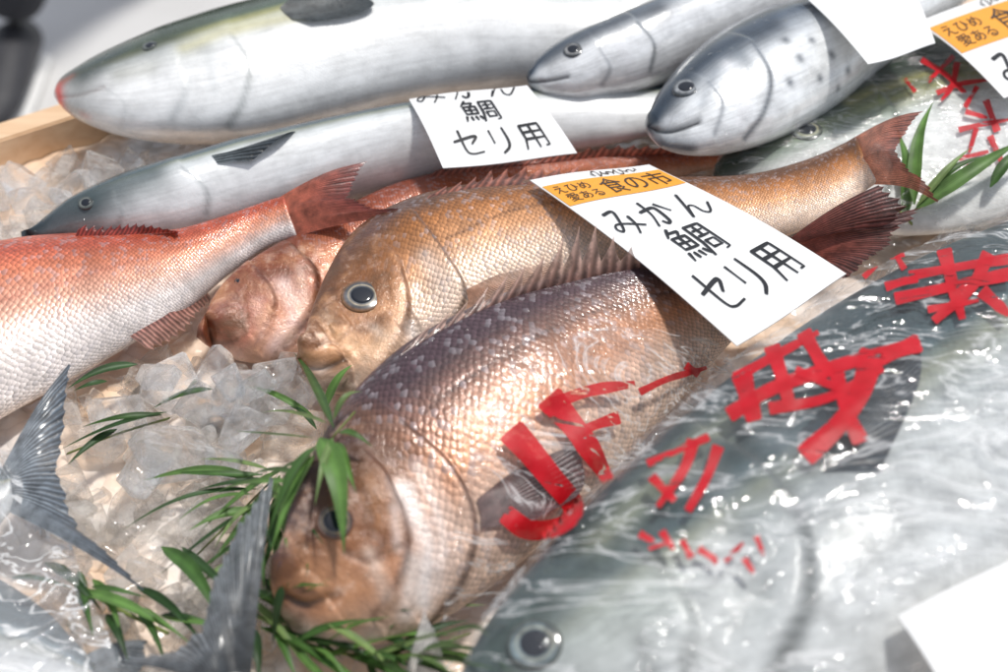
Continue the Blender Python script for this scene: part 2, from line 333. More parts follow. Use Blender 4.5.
def make_fish(key, name, label, cat, st, zD, zV, bmax, prof, colf, mat, feats=(), N_=250, R=112, es=1.1, scaleh=1., group=None):
    st = np.array(st, float); n = len(st)
    tt = np.linspace(0, 1, n)
    def zz(z): return np.interp(tt, np.linspace(0, 1, len(z)), z) if isinstance(z, (list, tuple)) else np.full(n, z)
    D = np.array([at(a[0], a[1], z) for a, z in zip(st, zz(zD))]); V = np.array([at(a[2], a[3], z) for a, z in zip(st, zz(zV))])
    D = cr(D, 600); V = cr(V, 600); M = (D+V)/2
    s = np.r_[0, np.cumsum(np.linalg.norm(np.diff(M, axis=0), axis=1))]; Ltot = s[-1]
    q = np.linspace(0, 1, N_)**1.2*Ltot
    D = np.stack([np.interp(q, s, D[:, k]) for k in range(3)], -1); V = np.stack([np.interp(q, s, V[:, k]) for k in range(3)], -1)
    M = (D+V)/2; H = (D-V)/2; T = nz(np.gradient(M, axis=0)); t = q/Ltot
    for _ in range(12): T[1:-1] = nz(T[:-2]+T[1:-1]*2+T[2:])
    nr = np.cross(T, H); nr[nr[:, 2] < 0] *= -1; nr = nz(nr)
    for _ in range(30): nr[1:-1] = nz(nr[:-2]+nr[1:-1]*2+nr[2:])
    a = np.linalg.norm(H, axis=1)
    b = np.minimum(bmax*np.interp(t, [p[0] for p in prof], [p[1] for p in prof]), .85*a)
    for _ in range(6): b[1:-1] = (b[:-2]+b[1:-1]*2+b[2:])/4
    pm = proj(M); A2 = proj(M+H*.05)-pm; B2 = proj(M+nr*b[:, None]*.05)-pm; T2 = nz(proj(M+T*.002)-pm)
    n2 = np.stack([-T2[:, 1], T2[:, 0]], -1)
    rr = np.abs((B2*n2).sum(1))/(np.abs((A2*n2).sum(1))+1e-9)
    k = np.sqrt(np.clip(1-rr**2, .35, 1))
    for _ in range(20): k[1:-1] = (k[:-2]+k[1:-1]*2+k[2:])/4
    H = H*k[:, None]; a = a*k
    th = np.linspace(0, 2*math.pi, R, endpoint=False)
    co, si = np.cos(th), np.sin(th); si = np.sign(si)*np.abs(si)**es
    P = M[:, None]+H[:, None]*co[None, :, None]+(nr*b[:, None])[:, None]*si[None, :, None]
    verts = P.reshape(-1, 3)
    tv = np.repeat(t, R); vv = np.tile(co, N_); upv = np.repeat(nr, R, 0); sv = np.tile(si, N_)
    C, mask = colf(tv, vv)
    hh = np.maximum(a, .45*a.max()); u = np.r_[0, np.cumsum(np.linalg.norm(np.diff(M, axis=0), axis=1)/(2*hh[:-1]))]*scaleh
    per = np.tile(np.minimum(th, 2*math.pi-th)/math.pi*1.25, N_)*np.repeat(a/hh, R)*scaleh
    uvs = np.stack([np.repeat(u, R), per], -1)
    faces = grid_faces(N_, R, True)
    i0 = len(verts); verts = np.vstack([verts, M[0]-T[0]*a[0]*.35, M[-1]+T[-1]*.001])
    C = np.vstack([C, C[0], C[-1]]); mask = np.r_[mask, mask[0], mask[-1]]; uvs = np.vstack([uvs, uvs[0], uvs[-1]])
    upv = np.vstack([upv, upv[:2]]); sv = np.r_[sv, 0, 0]
    for j in range(R):
        faces.append((i0, (j+1) % R, j)); faces.append((i0+1, (N_-1)*R+j, (N_-1)*R+(j+1) % R))
    BODIES[key] = dict(bvh=BVHTree.FromPolygons([Vector(x) for x in verts], faces), zm=float(M[:, 2].mean()), D=M+H, V=M-H, M=M, nr=nr, T=T)
    tdir = nz(M[N_//2]-M[0])
    for ft in feats:
        pts, w, dep, colr, stg = ft[:5]; step = ft[5] if len(ft) > 5 else 0
        P3 = np.array([hit_on(key, *p)[0] for p in (cr(pts, 14*len(pts)) if len(pts) > 1 else pts)])
        d2 = np.full(len(verts), 1e9); ni = np.zeros(len(verts), int)
        for ii, p in enumerate(P3):
            q2 = ((verts-p)**2).sum(1); mm = q2 < d2; d2[mm] = q2[mm]; ni[mm] = ii
        vis = (sv > -.2)
        g = np.exp(-d2/w**2)*vis
        dv = np.zeros(len(verts))-g*dep
        if step:
            sd = ((verts-P3[ni])@tdir)
            dv += step*sst(.002, -.0003, sd)*np.exp(-d2/.018**2)*vis
        verts = verts+upv*dv[:, None]
        if colr is not None: C = C*(1-(g*stg)[:, None])+np.array(colr)*(g*stg)[:, None]
    root = thing(name, label, cat, (M[N_//2][0], M[N_//2][1], 0), group)
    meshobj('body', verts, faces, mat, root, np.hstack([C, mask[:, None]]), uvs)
    return root
def eye(key, root, px, py, rpx, iris, ring, pup=.52, hgt=.16, gold=None):
    p, n = hit_on(key, px, py); b = BODIES[key]
    i = np.argmin(((b['M']-p)**2).sum(1)); n = nz(n*.7+b['nr'][i]*.3)
    dist = (p-CAM)@FW; r = rpx*dist/FPX
    e1 = nz(np.cross(n, [0, 1., .2])); e2 = np.cross(n, e1)
    def dome(r, h, rings, z0, cf, skirt=.3):
        vs, cs = [p+n*(h+z0)], [cf(0, 0)]; seg = 48
        for k in range(1, rings+1):
            f = k/rings
            for j in range(seg):
                a = 2*math.pi*j/seg
                vs.append(p+(e1*math.cos(a)+e2*math.sin(a)*.92)*r*f+n*(z0+h*math.sqrt(max(0, 1-f*f))-(skirt*r if f == 1 else 0))); cs.append(cf(f, a))
        fs = [(0, 1+j, 1+(j+1) % seg) for j in range(seg)]
        for k in range(rings-1):
            for j in range(seg):
                a0 = 1+k*seg; fs.append((a0+j, a0+seg+j, a0+seg+(j+1) % seg, a0+(j+1) % seg))
        return vs, fs, np.array(cs)
    gold = gold or tuple(np.array(iris)*1.5)
    def cf(f, a):
        o = sst(.72, .95, f); gr = math.exp(-((f-pup-.06)/.045)**2)*.8
        c = np.array(iris)*(.75+.35*math.sin(a+1.)+.25*math.sin(3*a+.5))
        c = c*(1-gr)+np.array(gold)*gr
        return tuple(c*(1-o)+np.array(ring)*o)
    v, f, c = dome(r, r*hgt, 24, .0006, cf)
    eo = meshobj('eye', v, f, M_EYE, root, c)
    v, f, c = dome(r*pup, r*.05, 6, .0006+r*hgt*math.sqrt(1-pup*pup)+.0002, lambda f, a: (0, 0, 0), .1)
    meshobj('pupil', v, f, M_PUPIL, eo)
def fin(name, root, base, tip, c0, c1, rays=14, alpha=(1, .85), rag=.0, bow=.0, nv=14, smooth_tip=False, jag=0., fold=.0):
    nu = rays*8+1
    B = lin(base, nu); Tp = cr(tip, nu) if smooth_tip else lin(tip, nu)
    x = np.linspace(0, 1, nu)
    if rag or jag:
        ph = (x*rays) % 1.
        w = 1-jag*(np.abs(ph-.5)*2)**.7-rag*np.random.rand(rays+1)[np.minimum((x*rays).astype(int), rays)]*np.sin(np.pi*np.clip(x*1.02, 0, 1))**.5
        Tp = B+(Tp-B)*w[:, None]
    vs, cs, uv = [], [], []
    for j in range(nv):
        f = j/(nv-1)
        row = B+(Tp-B)*f
        row[:, 2] += bow*math.sin(math.pi*f)+(.0014*np.sin(x*7+f*3)+fold*np.sin(x*17))*f
        vs.append(row); cc = np.array(c0)*(1-f)+np.array(c1)*f
        cs.append(np.hstack([np.tile(cc, (nu, 1)), np.full((nu, 1), alpha[0]*(1-f)+alpha[1]*f)]))
        uv.append(np.stack([x*rays, np.full(nu, f)], -1))
    return meshobj(name, np.vstack(vs), grid_faces(nv, nu), M_FIN, root, np.vstack(cs), np.vstack(uv))
def tail(key, root, tip, zt, c0, c1, rays=20, alpha=(1, .95), rag=.08, jag=.05, bow=.004, fold=.002):
    b = BODIES[key]; i = -3
    base = [b['D'][i], b['M'][i]+b['nr'][i]*.003, b['V'][i]]
    z = zt if isinstance(zt, (list, tuple)) else [zt]*len(tip)
    return fin('tail_fin', root, base, [at(x, y, zz) for (x, y), zz in zip(tip, z)], c0, c1, rays, alpha, rag, bow, 18, False, jag, fold)
def surf(key, pts, lift=.002): return [hit_on(key, x, y, lift)[0] for x, y in pts]
def off(pts, z): return [at(x, y, zz) for (x, y), zz in zip(pts, z if isinstance(z, (list, tuple)) else [z]*len(pts))]

PB = [(0, .3), (.06, .55), (.16, .85), (.3, 1), (.5, .93), (.75, .55), (.92, .24), (1, .16)]
PY = [(0, .22), (.05, .5), (.13, .8), (.28, 1), (.5, .97), (.75, .6), (.93, .2), (1, .14)]

# A: big yellowtail at the back
rA = make_fish('A', 'yellowtail', 'large silvery yellowtail at the back left with red lips, snout on the wooden rim', 'fish',
    [(57, 86, 58, 99), (67, 76, 66, 113), (90, 60, 92, 129), (128, 41, 140, 143), (180, 20, 210, 148), (245, 2, 290, 140), (330, -12, 400, 116), (440, -16, 500, 102), (560, -14, 600, 86), (680, -16, 700, 52), (780, -22, 785, 12), (840, -25, 842, -5)],
    .066, .055, .05, PY, tailw_col((.05, .07, .045), (.36, .35, .14), (.72, .74, .72), (.94, .94, .93), (.22, .22, .2), -.1), M_TAILW,
    [([(58, 97), (78, 95), (104, 88)], .0014, .0008, (.32, .26, .24), .65), ([(57, 88), (60, 104)], .0055, 0, (.78, .08, .06), .95), ([(60, 84), (72, 76)], .004, 0, (.6, .15, .12), .6), ([(64, 108), (80, 122)], .003, 0, (.7, .4, .36), .5),
     ([(232, 35), (249, 65), (244, 100), (228, 128)], .0026, .0008, (.36, .38, .37), .65, .0022), ([(178, 62), (186, 90), (172, 120)], .003, .0004, (.54, .56, .56), .55, .0013), ([(205, 45), (215, 90)], .004, 0, (.62, .64, .64), .4), ([(108, 90), (125, 105), (120, 130)], .002, .0004, (.56, .57, .57), .55, .001),
     ([(85, 72), (125, 50), (168, 34)], .018, 0, (.04, .055, .05), .9), ([(140, 45), (200, 22)], .014, 0, (.05, .07, .035), .78), ([(185, 48), (235, 30), (300, 15)], .007, 0, (.55, .48, .12), .5), ([(120, 74), (150, 68)], .008, 0, (.45, .45, .38), .5), ([(160, 60), (210, 50)], .01, 0, (.34, .36, .33), .4)])
eye('A', rA, 150, 46, 8, (.1, .11, .1), (.05, .06, .05), .6, .1)
fin('pectoral_fin', rA, surf('A', [(280, 8), (285, 14), (292, 20)], .001), surf('A', [(300, -2), (346, -6), (374, 8), (352, 20), (312, 25)], .005), (.13, .14, .14), (.035, .045, .05), 14, (1, 1), 0, 0, 14, True)
# B: second yellowtail
rB = make_fish('B', 'yellowtail', 'slender silver yellowtail with a dark head, lying in front of the largest silver fish', 'fish',
    [(22, 234, 24, 241), (40, 220, 45, 244), (70, 197, 90, 250), (110, 177, 150, 252), (170, 158, 230, 240), (240, 140, 310, 222), (320, 123, 400, 195), (420, 105, 480, 175), (540, 86, 560, 158), (640, 80, 640, 140), (720, 90, 710, 120), (770, 92, 766, 106)],
    .05, .04, .04, PY, tailw_col((.04, .06, .07), (.28, .3, .24), (.66, .69, .69), (.9, .91, .91), (.06, .07, .08), -.06), M_TAILW,
    [([(25, 235), (50, 220), (85, 203)], .021, 0, (.03, .045, .055), .92), ([(90, 200), (150, 175)], .017, 0, (.05, .075, .08), .82), ([(182, 168), (206, 190), (207, 215)], .0025, .0008, (.3, .32, .33), .65, .002), ([(24, 240), (46, 238), (64, 234)], .0014, .0008, (.12, .12, .12), .6), ([(115, 200), (122, 215), (112, 235)], .002, .0004, (.28, .3, .31), .55, .001)])
eye('B', rB, 86, 203, 8, (.12, .13, .12), (.05, .06, .06), .6, .1)
fin('pectoral_fin', rB, surf('B', [(208, 146), (212, 156), (218, 164)], .001), surf('B', [(238, 132), (282, 118), (302, 119), (290, 138), (250, 163)], .005), (.13, .15, .16), (.03, .04, .05), 14, (1, 1), 0, 0, 14, True)
# D: dark red bream underneath
rD = make_fish('D', 'sea_bream', 'dark red sea bream mostly hidden between the pink tail and the golden bream', 'fish',
    [(201, 326, 203, 344), (208, 306, 222, 355), (224, 282, 255, 364), (250, 260, 300, 360), (285, 240, 350, 330), (335, 212, 410, 280), (400, 182, 480, 235), (490, 163, 560, 205), (600, 153, 640, 190), (690, 148, 700, 172), (745, 150, 748, 164)],
    [.045, .04, .03], [.01, .005, .015], .022, PB, bream_col((.28, .06, .025), (.46, .12, .05), (.62, .23, .11), (.76, .47, .35), (.38, .1, .04), (.6, .23, .14)), M_BREAM,
    [([(292, 246), (316, 272), (312, 312), (282, 350)], .0026, .0012, (.08, .025, .015), .88, .0034), ([(250, 262), (274, 300), (255, 348)], .0024, .0008, (.14, .04, .025), .85, .003),
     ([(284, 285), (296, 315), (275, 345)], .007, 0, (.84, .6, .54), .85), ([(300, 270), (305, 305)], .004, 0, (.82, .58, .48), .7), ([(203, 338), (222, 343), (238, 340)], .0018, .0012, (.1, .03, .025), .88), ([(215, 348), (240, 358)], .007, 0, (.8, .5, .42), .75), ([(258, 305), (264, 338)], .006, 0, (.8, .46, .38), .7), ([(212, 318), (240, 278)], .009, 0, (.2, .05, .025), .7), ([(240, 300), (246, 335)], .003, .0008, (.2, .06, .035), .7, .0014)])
eye('D', rD, 240, 282, 6, (.08, .05, .04), (.14, .05, .03), .62, .1)
fin('dorsal_fin', rD, surf('D', [(430, 178), (500, 168), (590, 158), (690, 153)], .0), off([(440, 166), (510, 158), (600, 146), (700, 146)], .045), (.3, .07, .04), (.4, .14, .1), 18, (1, .9), .1, 0, 8, False, .4)
tail('D', rD, [(800, 128), (785, 158), (800, 186)], .02, (.4, .1, .07), (.35, .1, .08))
# C: pink bream, left
rC = make_fish('C', 'sea_bream', 'pink red sea bream at left edge with its tail pointing right', 'fish',
    [(-330, 470, -328, 480), (-310, 430, -300, 500), (-270, 380, -250, 520), (-200, 320, -160, 515), (-100, 265, -70, 465), (0, 240, 5, 418), (60, 233, 70, 382), (120, 232, 130, 346), (175, 229, 185, 312), (220, 217, 226, 277), (252, 206, 262, 250), (272, 199, 284, 240), (284, 196, 297, 236)],
    [.055, .055, .06], [.02, .02, .045], .029, PB, bream_col((.54, .1, .05), (.74, .24, .13), (.86, .46, .33), (.92, .82, .77), (.55, .2, .13)), M_BREAM,
    [([(0, 300), (100, 270), (230, 232)], .002, .0004, (.5, .15, .1), .5)], R=128)
tail('C', rC, [(370, 160), (356, 180), (350, 198), (385, 210), (432, 212)], [.072, .07, .07, .072, .075], (.6, .17, .1), (.2, .04, .035), 24, (1, .92), .06)
fin('dorsal_fin', rC, surf('C', [(75, 236), (120, 235), (178, 232)], 0), off([(82, 224), (128, 222), (180, 231)], .068), (.4, .06, .04), (.22, .035, .03), 12, (1, .95), .1, 0, 8, False, .4)
fin('anal_fin', rC, surf('C', [(130, 336), (170, 312), (205, 288)], 0), off([(150, 352), (190, 330), (212, 300)], .02), (.5, .24, .2), (.5, .28, .23), 10, (.95, .7), .1, 0, 8, False, .2)
# E: golden bream with visible eye
rE = make_fish('E', 'sea_bream', 'golden orange sea bream with a clear dark eye, under the large price card', 'fish',
    [(303, 340, 305, 376), (309, 320, 322, 390), (325, 276, 350, 395), (350, 235, 392, 382), (388, 208, 440, 345), (440, 190, 500, 312), (520, 178, 570, 288), (600, 175, 640, 268), (680, 177, 715, 254), (750, 174, 782, 238), (805, 160, 832, 216), (842, 144, 864, 192), (856, 136, 878, 182)],
    [.06, .06, .06, .075, .095], [.025, .03, .045, .06, .085], .025, PB, bream_col((.17, .07, .03), (.44, .17, .05), (.74, .37, .18), (.88, .66, .51), (.36, .13, .035), (.62, .31, .15), .17), M_BREAM,
    [([(415, 214), (442, 250), (465, 294), (446, 334), (405, 376)], .0024, .0008, (.09, .04, .02), .85, .0036), ([(398, 258), (408, 300), (402, 332), (376, 368)], .0022, .0005, (.17, .07, .03), .8, .0028),
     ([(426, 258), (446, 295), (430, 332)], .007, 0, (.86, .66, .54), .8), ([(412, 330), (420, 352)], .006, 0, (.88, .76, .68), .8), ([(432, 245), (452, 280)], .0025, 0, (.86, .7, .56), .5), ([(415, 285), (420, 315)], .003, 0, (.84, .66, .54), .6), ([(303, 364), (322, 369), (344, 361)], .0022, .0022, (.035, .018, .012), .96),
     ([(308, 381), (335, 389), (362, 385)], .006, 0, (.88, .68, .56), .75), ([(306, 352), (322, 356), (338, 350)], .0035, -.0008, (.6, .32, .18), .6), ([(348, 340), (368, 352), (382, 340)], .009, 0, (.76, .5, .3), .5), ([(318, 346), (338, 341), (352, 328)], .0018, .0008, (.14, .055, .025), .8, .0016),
     ([(331, 290)], .003, .001, (.04, .02, .015), .9), ([(335, 300)], .002, .0008, (.05, .025, .02), .8), ([(330, 345), (347, 364), (352, 382)], .0022, .001, (.13, .055, .025), .82, .0024),
     ([(362, 297)], .023, -.001, (.24, .09, .03), .72), ([(334, 322), (362, 330), (390, 314)], .003, .0008, (.15, .06, .028), .75), ([(385, 275), (390, 300)], .003, .0005, (.2, .08, .03), .65), ([(325, 315), (335, 335)], .005, 0, (.62, .36, .17), .5), ([(375, 330), (392, 345)], .004, 0, (.88, .72, .6), .6), ([(312, 335), (330, 285), (360, 240)], .009, 0, (.18, .07, .028), .65),
     ([(448, 238), (520, 208), (620, 198), (720, 208)], .0014, .0003, (.08, .04, .025), .85), ([(370, 232), (410, 203)], .007, 0, (.11, .05, .045), .65), ([(340, 258), (380, 215)], .006, 0, (.13, .06, .05), .5)], N_=340, R=150, es=1.0)
eye('E', rE, 362, 297, 22, (.1, .105, .115), (.2, .09, .03), .56, .15, (.5, .42, .3))
fin('dorsal_fin', rE, surf('E', [(425, 200), (480, 187), (560, 182), (640, 182)], 0), off([(440, 188), (500, 164), (580, 166), (660, 176)], .072), (.22, .07, .04), (.4, .16, .12), 13, (1, .85), .15, 0, 8, False, .55)
tail('E', rE, [(926, 110), (905, 132), (897, 152), (914, 174), (942, 200)], [.125, .12, .115, .11, .105], (.58, .22, .13), (.3, .08, .055), 22, (1, .92), .06)
fin('pectoral_fin', rE, surf('E', [(466, 290), (468, 300), (466, 310)], .001), surf('E', [(500, 276), (556, 262), (545, 282), (510, 302)], .006), (.52, .28, .18), (.56, .36, .28), 11, (.9, .6), 0, 0, 14, True)
# F: front bream
rF = make_fish('F', 'sea_bream', 'front copper brown sea bream with dusky back, head in the bamboo leaves', 'fish',
    [(281, 556, 286, 612), (284, 532, 300, 636), (294, 496, 335, 647), (316, 448, 395, 641), (348, 398, 455, 612), (395, 352, 515, 568), (450, 318, 580, 508), (520, 288, 645, 440), (590, 270, 700, 378), (655, 262, 745, 326), (715, 256, 775, 290), (765, 247, 795, 268), (785, 243, 806, 262)],
    [.075, .085, .09, .08, .085], [.022, .03, .04, .065], .029, PB, bream_col((.085, .05, .06), (.24, .12, .085), (.6, .28, .15), (.82, .6, .47), (.25, .09, .03), (.48, .22, .11), .17), M_BREAMF,
    [([(402, 422), (450, 466), (474, 520), (464, 577), (425, 630)], .0024, .0006, (.08, .035, .022), .86, .0028), ([(386, 475), (404, 520), (404, 567), (372, 617)], .0022, .0005, (.13, .055, .028), .82, .0026),
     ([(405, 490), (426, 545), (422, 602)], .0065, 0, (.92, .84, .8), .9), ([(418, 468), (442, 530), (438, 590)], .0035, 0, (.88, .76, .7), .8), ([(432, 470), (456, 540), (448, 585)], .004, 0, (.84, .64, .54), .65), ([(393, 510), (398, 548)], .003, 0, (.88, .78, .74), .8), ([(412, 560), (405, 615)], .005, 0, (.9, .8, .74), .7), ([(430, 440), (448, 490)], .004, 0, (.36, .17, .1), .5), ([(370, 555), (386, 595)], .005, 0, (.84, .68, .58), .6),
     ([(282, 594), (305, 604), (338, 595)], .0024, .0024, (.025, .013, .009), .96), ([(300, 570), (318, 582), (330, 607)], .002, .001, (.09, .04, .022), .84, .002), ([(284, 584), (306, 592), (326, 586)], .0035, -.0008, (.42, .2, .1), .6),
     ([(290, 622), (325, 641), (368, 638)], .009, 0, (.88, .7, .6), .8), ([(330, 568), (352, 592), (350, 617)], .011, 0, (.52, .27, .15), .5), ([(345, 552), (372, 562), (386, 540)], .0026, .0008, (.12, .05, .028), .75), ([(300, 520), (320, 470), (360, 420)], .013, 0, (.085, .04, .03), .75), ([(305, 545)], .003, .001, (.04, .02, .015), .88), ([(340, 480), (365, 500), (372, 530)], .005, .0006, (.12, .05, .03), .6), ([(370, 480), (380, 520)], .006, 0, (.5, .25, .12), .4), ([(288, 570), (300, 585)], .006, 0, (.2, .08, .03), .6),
     ([(428, 412), (480, 370), (560, 325), (650, 296), (720, 285)], .0014, .0004, (.05, .03, .03), .88), ([(410, 395), (470, 345), (540, 312), (640, 280)], .0012, .0002, (.07, .05, .06), .55)], N_=340, R=150, es=1.0)
eye('F', rF, 335, 522, 20, (.08, .075, .07), (.12, .05, .025), .62, .16, (.25, .17, .09))
fin('dorsal_fin', rF, surf('F', [(400, 356), (450, 326), (520, 295), (600, 275), (640, 268)], 0), off([(425, 326), (482, 288), (552, 246), (590, 216), (640, 252)], [.1, .105, .12, .125, .1]), (.2, .1, .08), (.6, .4, .33), 12, (1, .7), .15, 0, 9, False, .65)
tail('F', rF, [(884, 182), (908, 205), (898, 222), (925, 208), (878, 262), (846, 276)], [.12, .11, .1, .1, .085, .08], (.26, .07, .05), (.12, .04, .035), 22, (1, .95), .14)
fin('pectoral_fin', rF, surf('F', [(476, 500), (480, 515), (480, 530)], .002), surf('F', [(510, 474), (566, 450), (574, 490), (530, 518)], .007), (.22, .14, .13), (.13, .1, .11), 12, (1, .85), 0, 0, 14, True)
# G: front yellowtail in bag
rG = make_fish('G', 'yellowtail', 'largest fish in front at right, grey green back, wrapped in clear film', 'fish',
    [(452, 700, 456, 722), (464, 666, 490, 752), (492, 616, 560, 780), (540, 557, 660, 795), (600, 493, 790, 790), (660, 436, 930, 750), (740, 370, 1060, 680), (840, 303, 1180, 590), (950, 246, 1270, 490), (1080, 200, 1340, 390), (1220, 170, 1400, 300), (1330, 150, 1430, 220), (1390, 140, 1440, 175)],
    [.085, .1, .1], [.05, .06, .06], .05, PY, tailw_col((.035, .058, .064), (.24, .26, .2), (.46, .49, .49), (.56, .58, .58), (.14, .16, .16), .16), M_TAILG,
    [([(690, 420), (765, 470), (806, 535), (805, 610), (765, 690)], .005, .002, (.08, .09, .09), .85, .005), ([(630, 545), (690, 610), (685, 690)], .0045, .001, (.16, .17, .17), .8, .003),
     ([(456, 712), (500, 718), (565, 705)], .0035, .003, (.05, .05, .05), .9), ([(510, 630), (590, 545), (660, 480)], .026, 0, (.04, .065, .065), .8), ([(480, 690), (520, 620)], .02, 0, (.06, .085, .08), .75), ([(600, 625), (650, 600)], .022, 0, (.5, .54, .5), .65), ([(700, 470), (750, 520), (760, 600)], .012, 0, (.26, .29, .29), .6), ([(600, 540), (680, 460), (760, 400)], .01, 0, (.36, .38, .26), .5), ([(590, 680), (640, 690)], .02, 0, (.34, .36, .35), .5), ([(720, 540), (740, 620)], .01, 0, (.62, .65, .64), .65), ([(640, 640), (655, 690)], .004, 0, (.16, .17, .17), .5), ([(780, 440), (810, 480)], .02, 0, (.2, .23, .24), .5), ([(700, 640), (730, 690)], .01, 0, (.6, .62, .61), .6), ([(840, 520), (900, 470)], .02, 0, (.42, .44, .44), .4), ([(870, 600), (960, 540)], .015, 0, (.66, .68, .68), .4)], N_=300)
eye('G', rG, 535, 645, 29, (.15, .2, .22), (.05, .06, .05), .58, .16, (.34, .34, .26))
fin('pectoral_fin', rG, surf('G', [(798, 436), (812, 452), (824, 472)], .002), surf('G', [(850, 385), (908, 342), (918, 385), (880, 472)], .004), (.04, .055, .065), (.02, .03, .04), 14, (1, 1), 0, 0, 14, True)
# H: right back yellowtail in bag
rH = make_fish('H', 'yellowtail', 'olive green yellowtail with ringed eye in film at upper right', 'fish',
    [(716, 164, 718, 188), (728, 149, 745, 200), (752, 127, 790, 216), (790, 98, 850, 230), (845, 68, 920, 236), (910, 42, 990, 226), (990, 20, 1060, 198), (1080, 0, 1130, 150), (1160, -20, 1190, 90), (1230, -40, 1245, 20), (1270, -50, 1278, -28)],
    [.05, .055, .05], .034, .034, PY, tailw_col((.028, .045, .03), (.3, .31, .14), (.6, .64, .6), (.8, .81, .8), (.09, .1, .08), .0), M_TAILG,
    [([(862, 72), (893, 110), (898, 160), (880, 205)], .0028, .0012, (.1, .12, .1), .85, .003), ([(815, 155), (835, 180), (820, 210)], .003, .0008, (.26, .28, .25), .75, .0016), ([(718, 180), (745, 181), (780, 173)], .0022, .0015, (.03, .03, .03), .95),
     ([(730, 166), (780, 123), (850, 85)], .018, 0, (.03, .05, .035), .92), ([(770, 152), (840, 122), (885, 112)], .012, 0, (.14, .19, .14), .7), ([(850, 102), (920, 76), (1000, 56)], .006, 0, (.46, .42, .14), .5), ([(735, 192), (790, 204)], .009, 0, (.6, .62, .58), .6), ([(840, 150), (870, 170)], .01, 0, (.6, .63, .6), .5)])
eye('H', rH, 807, 131, 16, (.3, .33, .27), (.04, .05, .035), .6, .14, (.5, .46, .28))
# J, I: bonitos
def boni_col(back, side, belly):
    def f(t, v):
        c = lerp3(v, [(-1, belly), (-.3, belly), (.0, side), (.3, tuple(np.array(back)*2.2)), (.5, back), (1, back)])
        return c, sst(.3, .4, t)*.5
    return f
rJ = make_fish('J', 'bonito', 'grey bonito at the top, half covered by the spotted bonito', 'fish',
    [(528, 70, 530, 86), (536, 56, 550, 95), (558, 38, 590, 100), (600, 20, 645, 94), (650, 2, 705, 74), (715, -14, 770, 44), (790, -30, 830, 8), (870, -48, 890, -30), (920, -60, 925, -52)],
    .085, .075, .038, PY, boni_col((.03, .042, .06), (.46, .49, .52), (.88, .89, .9)), M_BONI,
    [([(638, 24), (654, 45), (650, 72)], .0022, .0006, (.14, .16, .18), .8, .002), ([(530, 82), (548, 80), (568, 76)], .0018, .0016, (.04, .04, .05), .92), ([(600, 50), (610, 68), (602, 85)], .002, .0004, (.24, .26, .29), .6, .0013), ([(545, 58), (600, 28), (660, 8)], .011, 0, (.035, .045, .06), .75), ([(620, 40), (630, 70)], .004, 0, (.92, .92, .94), .6)])
eye('J', rJ, 573, 50, 10, (.2, .2, .2), (.05, .06, .07), .6, .14)
spots = [([(x, y)], s, 0, (.05, .065, .09), .85) for x, y, s in [(786, 40, .0036), (812, 40, .0034), (800, 58, .0038), (832, 55, .0034), (848, 70, .0036), (820, 78, .0034), (790, 82, .0036), (838, 88, .003)]]
rI = make_fish('I', 'bonito', 'spotted silver bonito with dark mouth and eye beside the olive yellowtail', 'fish',
    [(650, 112, 653, 138), (658, 92, 668, 149), (678, 64, 702, 155), (710, 36, 748, 150), (752, 14, 802, 132), (802, 0, 850, 104), (855, -10, 895, 66), (910, -28, 940, 28), (970, -48, 985, -14), (1020, -62, 1026, -48)],
    .095, .08, .04, PY, boni_col((.03, .042, .06), (.44, .47, .5), (.88, .9, .91)), M_BONI,
    [([(752, 42), (770, 76), (764, 112), (744, 140)], .0024, .0006, (.1, .12, .15), .85, .0026), ([(651, 130), (672, 130), (698, 122)], .0024, .0026, (.015, .015, .02), .97), ([(708, 82), (722, 105), (714, 136)], .002, .0004, (.2, .22, .25), .65, .0016),
     ([(656, 143), (690, 149)], .006, 0, (.08, .1, .12), .82), ([(660, 112), (695, 64), (770, 26)], .014, 0, (.035, .05, .07), .87), ([(728, 65), (746, 92), (740, 122)], .005, 0, (.94, .94, .96), .7), ([(715, 72), (702, 105)], .004, 0, (.28, .31, .35), .5), ([(668, 120), (690, 113)], .004, 0, (.66, .68, .71), .6), ([(735, 50), (752, 70)], .006, 0, (.14, .17, .2), .5)]+spots)
eye('I', rI, 686, 88, 14, (.2, .21, .22), (.04, .05, .06), .6, .14)
# K1, K2: tails at lower left; K3 fills the corner
rK = make_fish('K1', 'yellowtail', 'fish at left edge of which only the grey blue forked tail shows, in film', 'fish',
    [(-560, 680, -556, 696), (-520, 630, -500, 740), (-420, 570, -390, 770), (-280, 520, -250, 760), (-160, 488, -130, 690), (-70, 470, -50, 600), (-20, 466, -8, 536), (8, 466, 14, 508)],
    .05, .04, .042, PY, tailw_col((.12, .15, .17), (.4, .4, .3), (.6, .62, .64), (.78, .79, .79)), M_TAILW)
tail('K1', rK, [(73, 358), (66, 420), (58, 470), (80, 530), (150, 592)], [.07, .06, .05, .04, .035], (.34, .38, .42), (.07, .095, .125), 18, (1, .95), .06)
rK3 = make_fish('K3', 'yellowtail', 'silver fish in crumpled film filling the bottom left corner', 'fish',
    [(-430, 640, -425, 665), (-370, 600, -355, 720), (-250, 570, -225, 790), (-120, 562, -85, 800), (-20, 572, 20, 770), (40, 606, 62, 735), (74, 640, 86, 708), (92, 660, 100, 696)],
    .02, .015, .03, PY, tailw_col((.16, .19, .21), (.4, .42, .4), (.7, .72, .73), (.86, .87, .87)), M_TAILW)
tail('K3', rK3, [(150, 640), (140, 680), (160, 720)], .02, (.3, .34, .37), (.12, .14, .16), 14)
